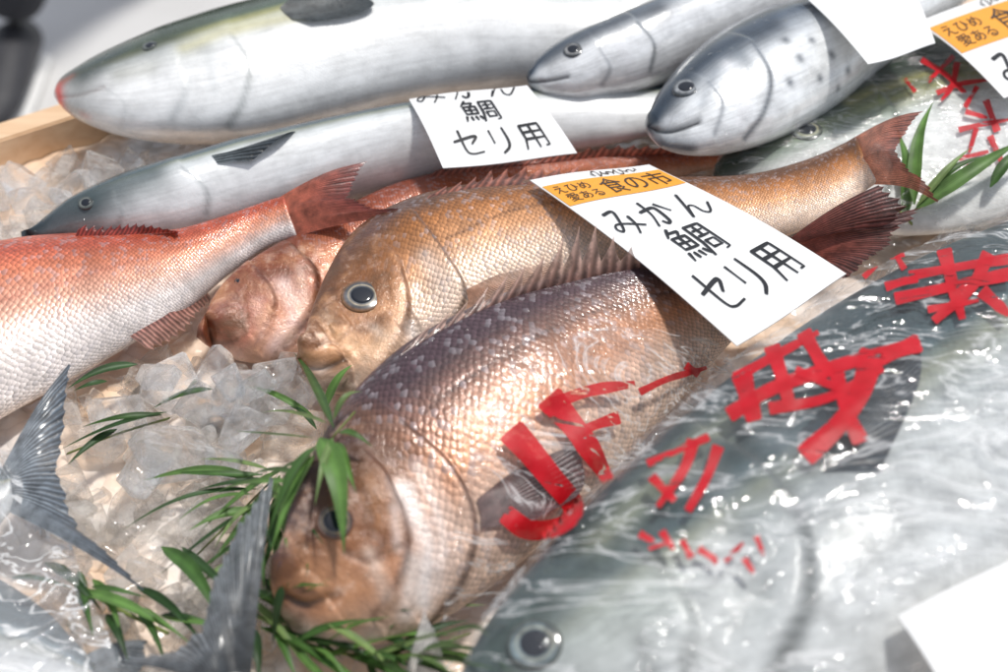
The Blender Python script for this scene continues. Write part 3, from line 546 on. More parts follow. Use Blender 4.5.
rK2 = make_fish('K2', 'yellowtail', 'fish at bottom edge of which only the dark upright forked tail shows', 'fish',
    [(330, 1190, 320, 1200), (300, 1130, 370, 1150), (250, 1020, 375, 1030), (215, 900, 345, 905), (205, 810, 300, 812), (205, 745, 272, 745), (206, 705, 256, 705), (208, 680, 250, 680)],
    .06, .05, .042, PY, tailw_col((.06, .08, .09), (.25, .26, .22), (.45, .48, .5), (.78, .79, .79)), M_TAILW)
tail('K2', rK2, [(112, 664), (165, 650), (200, 625), (222, 550), (274, 466)], [.05, .058, .065, .075, .09], (.02, .025, .03), (.2, .22, .24), 18, (1, .95), .06)
fin('anal_fin', rG, off([(400, 690), (420, 700), (440, 710)], .04), off([(425, 608), (436, 625), (445, 668)], .06), (.7, .66, .62), (.75, .72, .7), 8, (.9, .7), .1)

# ------------------------------------------------------------ wooden trough, table, ground
ANG = math.radians(34); P1 = at(0, 122, .022); AX = np.array([math.cos(ANG), math.sin(ANG), 0]); PX = np.array([math.sin(ANG), -math.cos(ANG), 0])
def board(name, parent, a0, a1, p0, p1, z0, z1, mat, org=P1):
    bm = bmesh.new(); bmesh.ops.create_cube(bm, size=1)
    c = org*np.array([1, 1, 0])
    for v in bm.verts:
        a = a0 if v.co.x < 0 else a1; p = p0 if v.co.y < 0 else p1; z = z0 if v.co.z < 0 else z1
        v.co = Vector(c+AX*a+PX*p+np.array([0, 0, z]))
    bmesh.ops.recalc_face_normals(bm, faces=bm.faces)
    bmesh.ops.bevel(bm, geom=bm.edges[:], offset=.0015, segments=2, affect='EDGES')
    bm.verts.index_update()
    vs = np.array([v.co[:] for v in bm.verts]); fs = [[v.index for v in f.verts] for f in bm.faces]; bm.free()
    return meshobj(name, vs, fs, mat, parent, smooth=False)
A0, A1, PD = -.75, 1.3, 1.2
tr = thing('wooden_trough', 'pale wooden trough filled with ice that holds all the fish', 'trough', (P1[0], P1[1], -.1))
board('side_board', tr, A0, A1, 0, .026, -.1, .022, M_WOOD)
board('side_board', tr, A0, A1, PD-.026, PD, -.1, .022, M_WOOD)
board('end_board', tr, A0, A0+.026, .027, PD-.027, -.1, .021, M_WOOD)
board('end_board', tr, A1-.026, A1, .027, PD-.027, -.1, .021, M_WOOD)
board('floor_board', tr, A0+.027, A1-.027, .027, PD-.027, -.098, -.08, M_WOOD)
tb = thing('display_table', 'wooden table under the ice trough', 'table', (P1[0], P1[1], -.75))
board('tabletop', tb, A0+.01, A1-.01, .012, PD-.012, -.13, -.101, M_WOOD2)
for a in (A0+.08, A1-.14):
    for p in (.08, PD-.14): board('leg', tb, a, a+.06, p, p+.06, -.75, -.131, M_WOOD2)
g = meshobj('ground', [(-30, -30, -.75), (30, -30, -.75), (30, 30, -.75), (-30, 30, -.75)], [(0, 1, 2, 3)], M_CONC); g['kind'] = 'structure'

# ------------------------------------------------------------ person far behind (trousers and shoes)
gp = at(24, 82, -.75)
pe = thing('person', 'person standing behind in dark trousers and dark shoes with pale soles', 'person', gp)
def loft(sections, seg=20):
    vs = []
    for c, e1, e2 in sections:
        for j in range(seg):
            a = 2*math.pi*j/seg; vs.append(np.array(c)+np.array(e1)*math.cos(a)+np.array(e2)*math.sin(a))
    f = grid_faces(len(sections), seg, True); f.append(tuple(range(seg))); f.append(tuple(range((len(sections)-1)*seg, len(sections)*seg))[::-1]); return vs, f
sep = np.array([.34, .62, 0])
me = bpy.data.meshes.new('trousers')
b1 = gp+np.array([0, .0, 0]); b2 = gp+sep; hip = (b1+b2)/2+np.array([0, 0, .92])
ch = [hip+np.array([0, 0, .1]), hip, b1*.5+hip*.5, b1+np.array([0, 0, .12]), b2*.5+hip*.5, b2+np.array([0, 0, .1])]
me.from_pydata([tuple(p-gp) for p in ch], [(0, 1), (1, 2), (2, 3), (1, 4), (4, 5)], []); me.materials.append(M_TROU)
to = bpy.data.objects.new('trousers', me); COL.objects.link(to); to.parent = pe
sk = to.modifiers.new('skin', 'SKIN'); to.modifiers.new('sub', 'SUBSURF').levels = 2
for i, r in enumerate((.15, .14, .085, .062, .085, .062)): me.skin_vertices[0].data[i].radius = (r, r)
me.skin_vertices[0].data[0].use_root = True
for bb in (b1, b2):
    secs = [(bb+np.array([0, y, h*.5+.025]), (w, 0, 0), (0, 0, h*.5)) for y, w, h in [(.07, .02, .03), (.06, .036, .08), (.0, .044, .1), (-.08, .046, .075), (-.15, .046, .055), (-.19, .036, .045), (-.205, .015, .03)]]
    v, f = loft(secs); so = meshobj('shoe', v, f, M_SHOE, pe)
    secs = [(bb+np.array([0, y, .0135]), (w, 0, 0), (0, 0, .0125)) for y, w in [(.08, .02), (.065, .042), (0, .046), (-.08, .05), (-.15, .051), (-.195, .04), (-.213, .015)]]
    v, f = loft(secs); meshobj('sole', v, f, M_SOLE, so)

# ------------------------------------------------------------ ice
def hull(c, size, rnd):
    bm = bmesh.new()
    for sx in (-.5, .5):
        for sy in (-.5, .5):
            for sz in (-.5, .5):
                bm.verts.new(Vector((sx*rnd.uniform(.45, 1.15), sy*rnd.uniform(.45, 1.15), sz*rnd.uniform(.45, 1.15))))
    for _ in range(2):
        d = Vector((rnd.gauss(0, 1), rnd.gauss(0, 1), rnd.gauss(0, 1))).normalized(); bm.verts.new(d*.6)
    bmesh.ops.convex_hull(bm, input=bm.verts)
    bmesh.ops.delete(bm, geom=[v for v in bm.verts if not v.link_faces], context='VERTS')
    bmesh.ops.bevel(bm, geom=bm.edges[:], offset=.03, segments=1, affect='EDGES')
    s = Vector((size*rnd.uniform(.8, 1.4), size*rnd.uniform(.6, 1.1), size*rnd.uniform(.4, .8)))
    R_ = Euler((rnd.uniform(-.7, .7), rnd.uniform(-.7, .7), rnd.uniform(0, 6.3))).to_matrix()
    bm.verts.index_update()
    vs = [np.array(R_ @ Vector((v.co.x*s.x, v.co.y*s.y, v.co.z*s.z)))+c for v in bm.verts]
    fs = [[v.index for v in f.verts] for f in bm.faces]; bm.free(); return vs, fs
rnd = random.Random(5)
n1, n2_ = 200, 130; vs = []
for i in range(n1):
    for j in range(n2_):
        a = A0+.027+(A1-A0-.054)*i/(n1-1); p = .027+(PD-.054)*j/(n2_-1)
        q = P1*np.array([1, 1, 0])+AX*a+PX*p
        vs.append((q[0], q[1], -.006+.01*noise.noise(Vector((q[0]*18, q[1]*18, 0)))+.007*noise.noise(Vector((q[0]*55, q[1]*55, 3)))))
fs = grid_faces(n1, n2_); mi = [0]*len(fs)
vs = [np.array(v) for v in vs]
zones = [((60, 335), (350, 640), 150, .004, .016), ((-60, 150), (140, 245), 60, .004, .018), ((-300, 480), (600, 900), 60, .0, .01), ((760, 1000), (200, 260), 20, 0, .02)]
for (x0, x1), (y0, y1), nn, za, zb in zones:
    for _ in range(nn):
        px, py = rnd.uniform(x0, x1), rnd.uniform(y0, y1); z = rnd.uniform(za-.012, zb)
        c = at(px, py, z); rel = c-P1
        if not (.05 < rel@PX < PD-.05 and A0+.05 < rel@AX < A1-.05): continue
        if drop(c[0], c[1], default=-1) > -.5 and rnd.random() < .85: continue
        v, f = hull(c, rnd.choice([.01, .015, .02, .026, .034]), rnd); o = len(vs); vs += v; fs += [[k+o for k in q] for q in f]; mi += [1]*len(f)
ib = meshobj('ice_bed', np.array(vs), fs, M_SLUSH, None, smooth=False)
ib.data.materials.append(M_ICEB); ib.data.polygons.foreach_set('material_index', mi); ib['kind'] = 'stuff'; ib['label'] = 'bed of crushed ice that fills the wooden trough'; ib['category'] = 'ice'
ib.data.polygons.foreach_set('use_smooth', [m_ == 0 for m_ in mi])
for i, (px, py, s) in enumerate([(172, 384, .042), (215, 370, .034), (242, 396, .04), (275, 376, .036), (298, 388, .028), (205, 402, .03), (180, 450, .042), (118, 415, .046), (245, 430, .03), (222, 462, .026), (140, 472, .03), (268, 410, .03), (158, 378, .026), (100, 175, .044), (40, 200, .04), (75, 190, .036), (20, 180, .03), (130, 160, .028), (228, 382, .026), (255, 386, .024)]):
    c = at(px, py, .024 if i < 18 else .04); v, f = hull(c, s, rnd)
    o = meshobj('ice_chunk', v, f, M_ICE, None, smooth=False, loc=tuple(c)); o['category'] = 'ice chunk'
    if px < 140 and py < 300: o['label'] = 'clear ice chunk by the wooden rim at left'; o['group'] = 'ice chunks by the wooden rim'
    else: o['label'] = 'clear ice chunk in the heap between the pink tail and bamboo leaves'; o['group'] = 'clear ice chunks on the heap'

# ------------------------------------------------------------ price cards
GL = {
 'mi': [[(.22, .2), (.55, .16), (.42, .48), (.2, .8), (.08, .72), (.2, .58), (.5, .62), (.95, .78)], [(.78, .42), (.72, .7), (.55, .97)]],
 'ka': [[(.08, .38), (.52, .3), (.62, .4), (.55, .8), (.42, .9), (.34, .8)], [(.36, .06), (.3, .5), (.08, .92)], [(.74, .2), (.95, .52)]],
 'n': [[(.52, .05), (.3, .5), (.08, .94), (.34, .56), (.5, .58), (.52, .85), (.68, .92), (.95, .6)]],
 'tai': [[(.2, .03), (.04, .25)], [(.15, .14), (.38, .13), (.28, .28)], [(.08, .3), (.08, .63)], [(.08, .3), (.42, .29), (.42, .63)], [(.08, .46), (.42, .46)], [(.25, .3), (.25, .63)], [(.08, .63), (.42, .62)],
         [(.05, .74), (.0, .94)], [(.17, .75), (.18, .9)], [(.3, .75), (.33, .9)], [(.42, .73), (.49, .88)],
         [(.58, .1), (.57, .6), (.5, .97)], [(.58, .1), (.96, .08), (.96, .9), (.86, .92)], [(.66, .26), (.89, .25)], [(.77, .15), (.77, .42)], [(.65, .43), (.9, .42)], [(.67, .57), (.67, .79)], [(.67, .57), (.88, .56), (.88, .79)], [(.67, .78), (.88, .78)]],
 'se': [[(.05, .46), (.86, .3), (.64, .56)], [(.34, .08), (.34, .75), (.5, .9), (.92, .86)]],
 'ri': [[(.25, .15), (.25, .6)], [(.75, .08), (.75, .55), (.65, .8), (.4, .97)]],
 'you': [[(.2, .1), (.19, .6), (.06, .96)], [(.2, .1), (.86, .08), (.86, .9), (.74, .9)], [(.2, .36), (.86, .35)], [(.2, .61), (.86, .6)], [(.52, .1), (.52, .94)]],
}
SHARP = {'tai', 'you'}
def strokes(polys, wid, mp, sharp=False, n=7, clip=None, seed=1, nib=0.):
    vs, fs = [], []; rr_ = random.Random(seed)
    for pl in polys:
        pts = np.array(pl, float)
        P = lin(pts, max(8, n*len(pts))) if sharp or len(pts) < 3 else cr(pts, n*len(pts))
        T = nz(np.gradient(P, axis=0)); Nn = np.stack([-T[:, 1], T[:, 0]], -1); m = len(P)
        e = np.linspace(0, 1, m)
        w = wid*.5*(.85+.25*np.sin(e*3+rr_.random()*3))
        cap = .6
        if nib:
            end = rr_.choice([.45, .7, 1.05]); cap = .22
            w = wid*.5*(1-nib*(1-np.abs(T[:, 0]*.55+T[:, 1]*.83)))*(1.08-.24*np.sin(np.pi*np.clip(e*1.1, 0, 1)))*(1+(end-1)*sst(.6, 1, e))
        P = np.vstack([P[0]-T[0]*w[0]*cap, P[0]-T[0]*w[0]*cap*.6, P, P[-1]+T[-1]*w[-1]*cap*.6, P[-1]+T[-1]*w[-1]*cap]); Nn = np.vstack([Nn[0], Nn[0], Nn, Nn[-1], Nn[-1]])
        k0 = .5 if not nib else .85
        w = np.r_[w[0]*k0, w[0]*.92, w, w[-1]*.92, w[-1]*k0]; m += 4
        o = len(vs); ok = []
        for k in range(m):
            for s in (-1, -.5, 0, .5, 1):
                x, y = P[k]+Nn[k]*w[k]*s; vs.append(mp(x, y))
            ok.append(clip is None or clip(*P[k]))
        for k in range(m-1):
            if not (ok[k] and ok[k+1]): continue
            for s in range(4):
                a = o+k*5+s; fs.append((a, a+1, a+6, a+5))
    return vs, fs
def font_mesh(txt):
    cu = bpy.data.curves.new('t', 'FONT'); cu.body = txt; cu.resolution_u = 4
    ob = bpy.data.objects.new('t', cu); COL.objects.link(ob)
    bpy.context.view_layer.update()
    me = bpy.data.meshes.new_from_object(ob.evaluated_get(bpy.context.evaluated_depsgraph_get()))
    v = np.array([x.co[:2] for x in me.vertices]) if len(me.vertices) else np.zeros((0, 2)); f = [tuple(p.vertices) for p in me.polygons]
    bpy.data.objects.remove(ob); bpy.data.curves.remove(cu); bpy.data.meshes.remove(me); return v, f
def make_card(label, corners, z, bend=.004, clear=.002, keys=None, banner=None, lines=(), script=False):
    z = list(z); G_ = 24
    for it in range(60):
        c = [at(x, y, zz) for (x, y), zz in zip(corners, z)]
        def S(u, v, l=0.):
            p = (c[0]*(1-u)+c[1]*u)*(1-v)+(c[3]*(1-u)+c[2]*u)*v
            n = nz(np.cross(c[1]-c[0], c[0]-c[3])); n = n if n[2] > 0 else -n
            return p+n*(l+bend*math.sin(math.pi*min(1, max(0, v)))+.0012*math.sin(5*u+3*v))
        if all(S(u, v)[2] > drop(*S(u, v)[:2], keys=keys, default=-1)+clear for u in np.linspace(0, 1, 9) for v in np.linspace(0, 1, 13)): break
        z = [q+.003 for q in z]
    root = thing('price_card', label, 'price card', tuple(S(.5, .5)))
    top = [S(u, v) for v in np.linspace(0, 1, G_) for u in np.linspace(0, 1, 12)]; bot = [S(u, v, -.0007) for v in np.linspace(0, 1, G_) for u in np.linspace(0, 1, 12)]
    f = grid_faces(G_, 12); m = len(top); f2 = [tuple(i+m for i in q[::-1]) for q in f]
    rim = []
    for i in range(G_-1): rim += [(i*12, i*12+12, i*12+12+m, i*12+m), (i*12+11, i*12+11+m, i*12+23+m, i*12+23)]
    for j in range(11): rim += [(j, j+m, j+1+m, j+1), ((G_-1)*12+j, (G_-1)*12+j+1, (G_-1)*12+j+1+m, (G_-1)*12+j+m)]
    meshobj('sheet', top+bot, f+f2+rim, M_CARD, root, smooth=False)
    if banner:
        v0, v1 = banner
        bv = [S(u, v, .0004) for v in np.linspace(v0, v1, 8) for u in np.linspace(.012, .988, 12)]
        bo = meshobj('banner', bv, grid_faces(8, 12), M_ORANGE, root)
        hb = v1-v0
        for txt, u0, u1, y0, y1 in [('えひめ', .05, .33, v0+.12*hb, v0+.46*hb), ('愛ある', .07, .35, v0+.52*hb, v0+.88*hb), ('食の市', .4, .95, v0+.1*hb, v0+.86*hb)]:
            v, ff = font_mesh(txt)
            if len(v) == 0: continue
            mn, mx = v.min(0), v.max(0); q = (v-mn)/(mx-mn)
            pts = [S(u0+(u1-u0)*a, y1-(y1-y0)*b, .0008) for a, b in q]
            meshobj('banner_text', pts, ff, M_BROWN, bo, smooth=False)
        x = np.linspace(0, 1, 60); pl = [(.45+.4*a+.012*math.sin(a*62), v0*.55+v0*.26*math.sin(a*44)*(1+.5*math.sin(a*13))) for a in x]
        vv_, ff = strokes([pl], .007, lambda a, b: S(a, b, .0006), True, 3)
        meshobj('script_line', vv_, ff, M_BROWN, root, smooth=False)
    allv, allf = [], []
    for sd, (chars, u0, u1, v0, v1, wd) in enumerate(lines):
        nC = len(chars); cw = (u1-u0)/nC
        for k, ch_ in enumerate(chars):
            def mp(x, y, k=k): return S(u0+cw*(k+.06+x*.86), v0+(v1-v0)*y, .0008)
            vv_, ff = strokes(GL[ch_], wd, mp, ch_ in SHARP, clip=(lambda x, y, v0=v0, v1=v1: v0+(v1-v0)*y > .012), seed=sd*7+k)
            o = len(allv); allv += vv_; allf += [tuple(i+o for i in q) for q in ff]
    if allv: meshobj('handwriting', allv, allf, M_INK, root, smooth=False)
    return root
make_card('large white price card with orange banner lying across the two middle bream', [(530, 180), (649, 163), (846, 275), (737, 346)], [.082, .078, .082, .092], .004, .002, ('D', 'E', 'F'), (.06, .21),
    [(('mi', 'ka', 'n'), .06, .93, .27, .45, .085), (('tai',), .3, .68, .46, .66, .062), (('se', 'ri', 'you'), .1, .9, .69, .9, .08)], True)
make_card('white price card with black writing and no banner lying on the two silver fish', [(409, 99), (527, 84), (577, 154), (443, 168)], [.085, .09, .075, .075], .003, .002, None, None,
    [(('mi', 'ka', 'n'), .02, .92, -.16, .14, .085), (('tai',), .33, .66, .16, .48, .068), (('se', 'ri', 'you'), .14, .9, .55, .9, .08)])
make_card('white price card with orange banner at the top right corner', [(917, 22), (1040, -22), (1130, 45), (1004, 98)], [.09, .09, .085, .085], .003, .005, None, (.12, .5), [(('mi', 'ka', 'n'), .08, .9, .58, .95, .1)])
make_card('blank white card at top behind the spotted bonito', [(795, -12), (905, -30), (935, 44), (868, 64)], [.11, .11, .1, .11], .002, .002)
make_card('blank blurred white card at the bottom right corner', [(898, 616), (1040, 545), (1180, 640), (980, 760)], [.12, .12, .12, .12], .003, .012)

# ------------------------------------------------------------ plastic bags
def make_bag(label, near, far, keys, mat, nu=150, nvv=110, lift=.005, wr=.003, zref=.06, r=6, floor=.012, mixs=.6):
    E0, E1 = lin(cr(near, 200), nu), lin(cr(far, 200), nu)
    X = np.zeros((nvv, nu, 3))
    for j in range(nvv):
        f = j/(nvv-1)
        for i in range(nu): X[j, i] = at(*(E0[i]*(1-f)+E1[i]*f), zref)
    Z = np.array([[drop(X[j, i, 0], X[j, i, 1], keys, floor) for i in range(nu)] for j in range(nvv)])
    mxf = Z.copy()
    for dj in range(-r, r+1):
        for di in range(-r, r+1):
            if dj*dj+di*di > r*r: continue
            mxf = np.maximum(mxf, np.pad(Z, r, mode='edge')[r+dj:r+dj+nvv, r+di:r+di+nu])
    sm = mxf
    for _ in range(18):
        q = np.pad(sm, 1, mode='edge'); sm = (q[:-2, 1:-1]+q[2:, 1:-1]+q[1:-1, :-2]+q[1:-1, 2:]+q[1:-1, 1:-1]*2)/6
    W = np.array([[noise.noise(Vector((X[j, i, 0]*10+X[j, i, 1]*14, X[j, i, 0]*22-X[j, i, 1]*25, 1.3)))+.8*(1-2.5*abs(noise.noise(Vector((X[j, i, 0]*18+X[j, i, 1]*6, X[j, i, 1]*30-X[j, i, 0]*22, 5))))) for i in range(nu)] for j in range(nvv)])
    zz = np.maximum(sm*mixs+Z*(1-mixs)+lift+wr*W, Z+.0018)
    for _ in range(1):
        q = np.pad(zz, 1, mode='edge'); zz = (q[:-2, 1:-1]+q[2:, 1:-1]+q[1:-1, :-2]+q[1:-1, 2:]+q[1:-1, 1:-1]*2)/6
    X[:, :, 2] = zz
    V_ = X.reshape(-1, 3); F_ = grid_faces(nvv, nu); c = V_.mean(0)
    root = thing('plastic_bag', label, 'plastic bag', (c[0], c[1], 0))
    meshobj('film', V_, F_, mat, root)
    return root, BVHTree.FromPolygons([Vector(p) for p in V_], F_)
def print_on(root, bvh, polys, scale=1.):
    vs, fs = [], []
    def mp(x, y):
        d = ray(x, y); d = d/np.linalg.norm(d); h = bvh.ray_cast(Vector(CAM), Vector(d))
        if h[0] is None: return None
        n = np.array(h[1]); n = n if n[2] > 0 else -n
        return np.array(h[0])+n*.0003
    for k, (pl, w) in enumerate(polys):
        v, f = strokes([pl], w*scale, mp, False, 12, seed=k, nib=.3)
        v2 = [(p+np.array([0, 0, .00004*k]) if p is not None else np.zeros(3)) for p in v]
        o = len(vs); vs += v2
        fs += [tuple(i+o for i in q) for q in f if all(v[i] is not None for i in q)]
    used = sorted({i for q in fs for i in q}); mpx = {i: k for k, i in enumerate(used)}
    return meshobj('printed_writing', [vs[i] for i in used], [tuple(mpx[i] for i in q) for q in fs], M_RED, root)
bg, bv = make_bag('clear plastic bag with big red writing over the front right fish',
    [(425, 700), (440, 600), (490, 455), (570, 378), (700, 345), (790, 305), (900, 245), (1000, 205), (1150, 160)],
    [(430, 760), (520, 860), (640, 900), (800, 900), (950, 860), (1080, 790), (1200, 690), (1320, 580), (1420, 440)], ('G', 'F'), M_FILM, 200, 140, .005, .0042)
print_on(bg, bv, [
 ([(512, 432), (530, 452), (552, 479), (572, 504), (568, 520), (550, 529), (526, 529), (506, 515)], 27),
 ([(550, 399), (572, 425), (588, 447), (608, 480)], 27), ([(552, 404), (590, 391), (634, 384)], 17), ([(577, 434), (596, 425), (618, 418)], 15),
 ([(640, 392), (668, 379), (706, 368)], 10), ([(686, 366), (698, 374)], 8),
 ([(736, 378), (772, 358), (818, 333)], 15), ([(730, 415), (775, 388), (840, 366), (918, 341)], 21), ([(742, 376), (748, 398), (754, 420)], 21), ([(772, 348), (782, 378), (790, 408)], 16), ([(770, 409), (826, 399), (882, 369)], 15), ([(872, 354), (860, 394), (838, 426), (806, 456)], 27), ([(836, 372), (846, 410), (860, 442)], 15), ([(880, 358), (918, 344)], 22), ([(804, 334), (828, 376)], 15), ([(822, 442), (852, 424)], 13), ([(796, 372), (840, 390)], 10),
 ([(862, 262), (880, 260), (904, 256)], 7), ([(884, 246), (876, 266), (864, 278)], 7), ([(892, 250), (904, 270)], 6),
 ([(896, 300), (950, 288), (1010, 275)], 15), ([(910, 277), (960, 268), (1010, 260)], 12), ([(944, 252), (952, 285), (962, 320)], 15), ([(988, 256), (970, 290), (934, 322)], 16), ([(886, 288), (916, 279)], 12), ([(982, 293), (1008, 316)], 14), ([(928, 311), (978, 302)], 9),
 ([(648, 465), (678, 452), (708, 439)], 10), ([(693, 443), (684, 470), (658, 508)], 14), ([(718, 449), (706, 480), (688, 512)], 13), ([(652, 479), (674, 502)], 10),
 ([(640, 536), (654, 544)], 8), ([(662, 534), (673, 551)], 8), ([(682, 543), (691, 559)], 7), ([(699, 551), (717, 563)], 8), ([(725, 563), (743, 545)], 8), ([(744, 561), (753, 575)], 7), ([(756, 539), (763, 557)], 6), ([(649, 551), (665, 546)], 5)])
bh, bv2 = make_bag('clear plastic bag with small red writing over the olive fish at upper right',
    [(712, 165), (740, 138), (790, 96), (850, 64), (920, 36), (1000, 10), (1120, -25)],
    [(715, 188), (760, 205), (820, 222), (880, 232), (960, 236), (1060, 215), (1180, 140)], ('H',), M_FILMH, 130, 90, .003, .0018, .05, 3, .012, .45)
print_on(bh, bv2, [([(922, 60), (945, 74), (965, 93)], 6), ([(937, 93), (960, 84), (989, 80)], 7), ([(957, 63), (952, 86), (941, 101)], 7), ([(977, 87), (965, 107)], 6), ([(966, 112), (987, 118)], 6), ([(986, 101), (997, 131)], 7), ([(959, 130), (985, 124), (1009, 120)], 7), ([(976, 129), (969, 153)], 6),
 ([(959, 159), (988, 152)], 6), ([(990, 137), (1002, 163)], 7), ([(967, 167), (993, 160)], 5), ([(905, 80), (915, 92)], 4), ([(928, 82), (940, 70), (953, 57)], 6)])
bk, bv3 = make_bag('crumpled clear plastic bag at the lower left corner over a grey tail',
    [(-60, 480), (0, 440), (40, 452), (58, 500), (80, 570), (110, 640), (128, 740)],
    [(-300, 520), (-300, 600), (-300, 650), (-280, 720), (-240, 780), (-160, 830), (0, 860)], ('K1', 'K3'), M_FILM2, 150, 100, .012, .014, .04)

# ------------------------------------------------------------ bamboo leaves
def leaf(parent, b, t, w, zb=.01, zt=.015, arch=.01, tint=0):
    B = hit_any(*b, default=.015); T_ = hit_any(*t, default=.015)
    B = B+np.array([0, 0, zb]); T_ = T_+np.array([0, 0, zt])
    n = 20; s = np.linspace(0, 1, n)
    Mx = B[None]*(1-s)[:, None]+T_[None]*s[:, None]; Mx[:, 2] += arch*np.sin(np.pi*s)
    ax = nz(T_-B); side = nz(np.cross(ax, [0, 0, 1.])); side2 = nz(side+np.array([0, 0, 1])*random.uniform(-.45, .45))
    Mx += side[None]*(np.sin(np.pi*s)*random.uniform(-.08, .08)*np.linalg.norm(T_-B))[:, None]
    dist = (B-CAM)@FW; W_ = w*dist/FPX/2*1.02
    prof = np.interp(s, [0, .04, .12, .28, .5, .75, .9, 1], [.1, .3, .75, 1, .86, .46, .18, .01])
    vs, cs, uv = [], [], []
    base = np.array([(.055, .125, .028), (.095, .19, .045), (.16, .24, .08), (.03, .075, .02)][tint])*random.uniform(.75, 1.2)
    for k in range(n):
        for q in (-1, -.5, 0, .5, 1):
            vs.append(Mx[k]+side2*q*W_*prof[k]+np.array([0, 0, .3])*abs(q)*W_*prof[k]); cs.append(base*(1.4 if q == 0 else 1)); uv.append((q*.5+.5, s[k]))
    return meshobj('leaf', vs, grid_faces(n, 5), M_LEAF, parent, np.array(cs), np.array(uv))
M_STEM = simple('bamboo_stem', (.16, .2, .05), .5)
def stem(parent, pts, r=.001):
    P = cr([hit_any(x, y, .015)+np.array([0, 0, .006]) for x, y in pts], 16); vs = []
    for k in range(16):
        for j in range(6):
            a = j*math.pi/3; vs.append(P[k]+np.array([math.cos(a)*r, 0, math.sin(a)*r])+np.array([0, math.cos(a)*r, 0]))
    meshobj('stem', vs, grid_faces(16, 6, True), M_STEM, parent)
rl = random.Random(11)
def sprig(label, base, stems, leaves, extra=None):
    root = thing('bamboo_sprig', label, 'bamboo sprig', tuple(hit_any(*base)))
    for s in stems: stem(root, s)
    for L_ in leaves: leaf(root, *L_)
    if extra:
        n, pts, a0, a1, l0, l1 = extra; P = cr(pts, 40)
        for _ in range(n):
            b = P[rl.randrange(40)]; a = math.radians(rl.uniform(a0, a1)); l = rl.uniform(l0, l1)
            leaf(root, tuple(b), (b[0]+l*math.cos(a), b[1]-l*math.sin(a)), rl.uniform(6, 11), .01, rl.uniform(.01, .018), rl.uniform(.003, .01), rl.choice([0, 1, 1, 2, 3]))
sprig('green bamboo sprig draped over the head of the front brown bream', (310, 450), [[(355, 420), (325, 455), (290, 500), (262, 560)]], [
 ((322, 455), (347, 578), 24, .014, .02, .012, 1), ((318, 458), (272, 560), 14, .01, .02, .01, 0), ((335, 440), (296, 368), 12, .01, .014, .008, 0), ((335, 432), (364, 404), 7, .01, .01, .006, 2),
 ((340, 445), (374, 462), 8, .01, .012, .006, 1), ((338, 455), (358, 508), 11, .01, .012, .006, 1), ((325, 425), (354, 378), 11, .012, .012, .006, 1), ((300, 480), (328, 570), 10, .01, .02, .006, 3), ((315, 450), (236, 442), 7, .01, .01, .006, 0), ((318, 430), (246, 398), 7, .01, .01, .01, 1), ((310, 470), (254, 508), 10, .01, .01, .006, 0),
 ((312, 466), (284, 534), 9, .012, .02, .006, 1), ((328, 435), (262, 426), 6, .01, .012, .006, 2), ((335, 455), (318, 530), 8, .014, .02, .006, 2), ((305, 475), (262, 540), 7, .012, .016, .006, 3), ((318, 440), (290, 420), 6, .01, .012, .006, 3)],
 (6, [(325, 455), (295, 495)], 190, 260, 60, 95))
sprig('green bamboo sprig spreading left across the ice', (262, 500), [[(270, 490), (240, 520), (200, 560)]], [
 ((262, 492), (146, 494), 11, .01, .012, .004, 1), ((265, 488), (168, 486), 7, .012, .012, .005, 0), ((260, 500), (124, 542), 6, .01, .01, .005, 3), ((270, 480), (200, 470), 7, .01, .01, .004, 2), ((262, 505), (230, 606), 10, .01, .01, .006, 3), ((275, 510), (262, 592), 11, .01, .01, .006, 0), ((250, 520), (160, 588), 7, .01, .01, .006, 3), ((270, 500), (218, 566), 8, .01, .01, .006, 1),
 ((280, 500), (278, 570), 9, .012, .012, .006, 3), ((272, 515), (245, 594), 7, .012, .012, .006, 2), ((255, 505), (180, 532), 6, .01, .01, .005, 1), ((285, 520), (290, 608), 10, .012, .016, .006, 3), ((265, 530), (220, 622), 8, .012, .012, .006, 0), ((280, 540), (264, 618), 10, .012, .012, .006, 1)],
 (12, [(285, 480), (265, 520), (255, 570)], 190, 295, 60, 105))
sprig('small bamboo sprig on the ice near the pink bream', (120, 440), [[(170, 425), (120, 440), (70, 460)]], [
 ((215, 402), (155, 422), 9, .012, .012, .004, 0), ((170, 425), (62, 464), 11, .012, .012, .006, 3), ((165, 428), (86, 440), 7, .012, .012, .006, 0), ((120, 440), (70, 477), 8, .01, .01, .003, 3), ((110, 392), (76, 402), 7, .01, .01, .003, 3), ((140, 375), (70, 400), 9, .01, .01, .003, 3)])
sprig('dark bamboo sprig at the lower left beside the dark tail', (150, 610), [[(60, 575), (110, 610), (170, 640)]], [
 ((50, 578), (108, 628), 11, .014, .014, .006, 3), ((82, 604), (186, 652), 16, .012, .014, .008, 1), ((165, 560), (228, 645), 16, .012, .014, .008, 0), ((185, 560), (264, 630), 13, .012, .014, .008, 3), ((20, 600), (80, 605), 9, .02, .014, .006, 3), ((110, 625), (132, 674), 11, .01, .01, .006, 3), ((140, 600), (208, 660), 10, .012, .012, .006, 3), ((95, 600), (155, 612), 8, .012, .012, .006, 0)],
 (7, [(80, 580), (120, 605), (170, 630)], 280, 350, 55, 85))
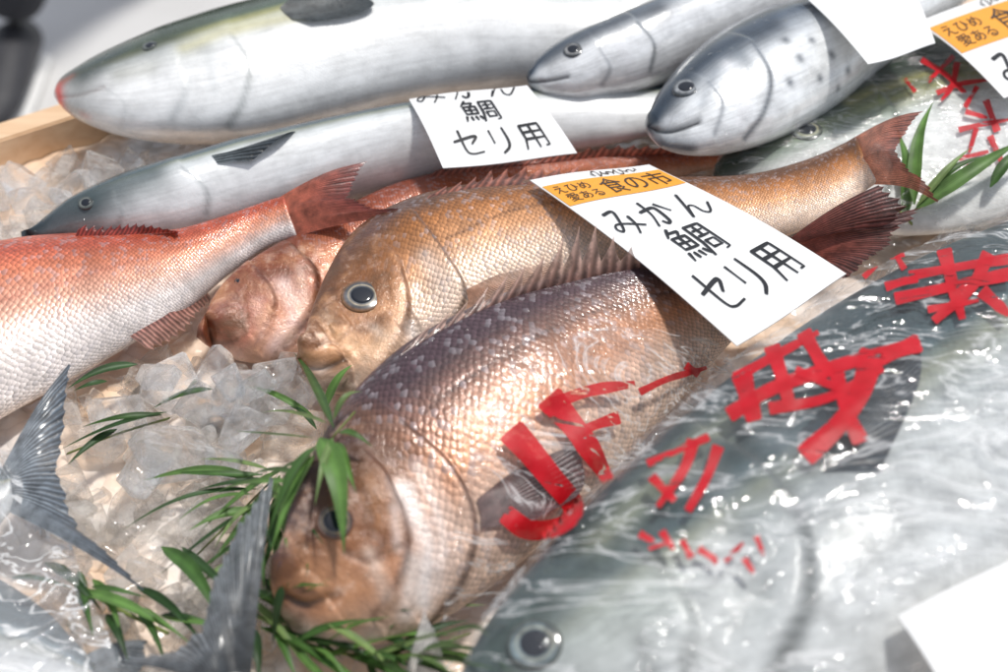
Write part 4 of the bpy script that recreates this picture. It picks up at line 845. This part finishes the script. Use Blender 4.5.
sprig('bamboo sprig under the chin of the front brown bream at bottom', (330, 650), [[(255, 620), (320, 655), (400, 662), (470, 640)]], [
 ((250, 600), (333, 672), 14, .012, .012, .006, 1), ((262, 640), (348, 694), 13, .012, .012, .006, 0), ((300, 650), (446, 640), 12, .012, .012, .006, 1), ((340, 660), (486, 618), 12, .01, .012, .006, 2), ((320, 675), (460, 652), 13, .012, .014, .006, 1), ((360, 672), (496, 640), 12, .012, .014, .006, 0), ((250, 640), (262, 696), 14, .012, .012, .006, 3), ((275, 625), (300, 695), 13, .01, .012, .006, 0), ((330, 640), (404, 694), 12, .014, .012, .006, 2), ((390, 640), (472, 604), 8, .01, .01, .006, 1), ((400, 672), (475, 665), 12, .01, .01, .006, 0), ((285, 600), (275, 660), 12, .012, .012, .006, 3),
 ((265, 590), (300, 660), 10, .012, .012, .006, 3), ((300, 640), (385, 674), 10, .012, .012, .006, 3), ((255, 615), (312, 685), 11, .014, .012, .006, 2), ((370, 650), (434, 688), 10, .014, .012, .006, 3), ((420, 660), (490, 652), 9, .012, .012, .006, 3)],
 (30, [(255, 610), (300, 655), (380, 668), (450, 660)], -70, 30, 60, 115))
sprig('bamboo sprig at upper right over the olive fish', (912, 228), [[(915, 235), (905, 225), (895, 215)]], [
 ((900, 235), (891, 150), 16, .014, .02, .004, 1), ((910, 222), (928, 124), 14, .016, .02, .006, 1), ((910, 228), (1014, 163), 16, .016, .02, .01, 1), ((912, 224), (965, 170), 8, .016, .02, .006, 2), ((985, 205), (1024, 172), 12, .016, .02, .006, 0), ((915, 222), (988, 178), 8, .016, .02, .008, 0)])

# ------------------------------------------------------------ light
w = bpy.data.worlds.new('World'); SC.world = w; w.use_nodes = True; nt = w.node_tree; bgd = nt.nodes['Background']
sunv = Vector((.28, .15, 1.)).normalized()
sky = nt.nodes.new('ShaderNodeTexSky'); sky.sky_type = 'NISHITA'; sky.sun_disc = False
sky.sun_elevation = math.asin(sunv.z); sky.sun_rotation = math.atan2(sunv.x, sunv.y)
hs = nt.nodes.new('ShaderNodeHueSaturation'); hs.inputs['Saturation'].default_value = .35
nt.links.new(sky.outputs[0], hs.inputs['Color']); nt.links.new(hs.outputs[0], bgd.inputs[0]); bgd.inputs[1].default_value = .15
sd = bpy.data.lights.new('sun', 'SUN'); sd.energy = 2.8; sd.angle = math.radians(6); sd.color = (1, .97, .92)
so = bpy.data.objects.new('sun', sd); COL.objects.link(so); so.rotation_euler = sunv.to_track_quat('Z', 'Y').to_euler()
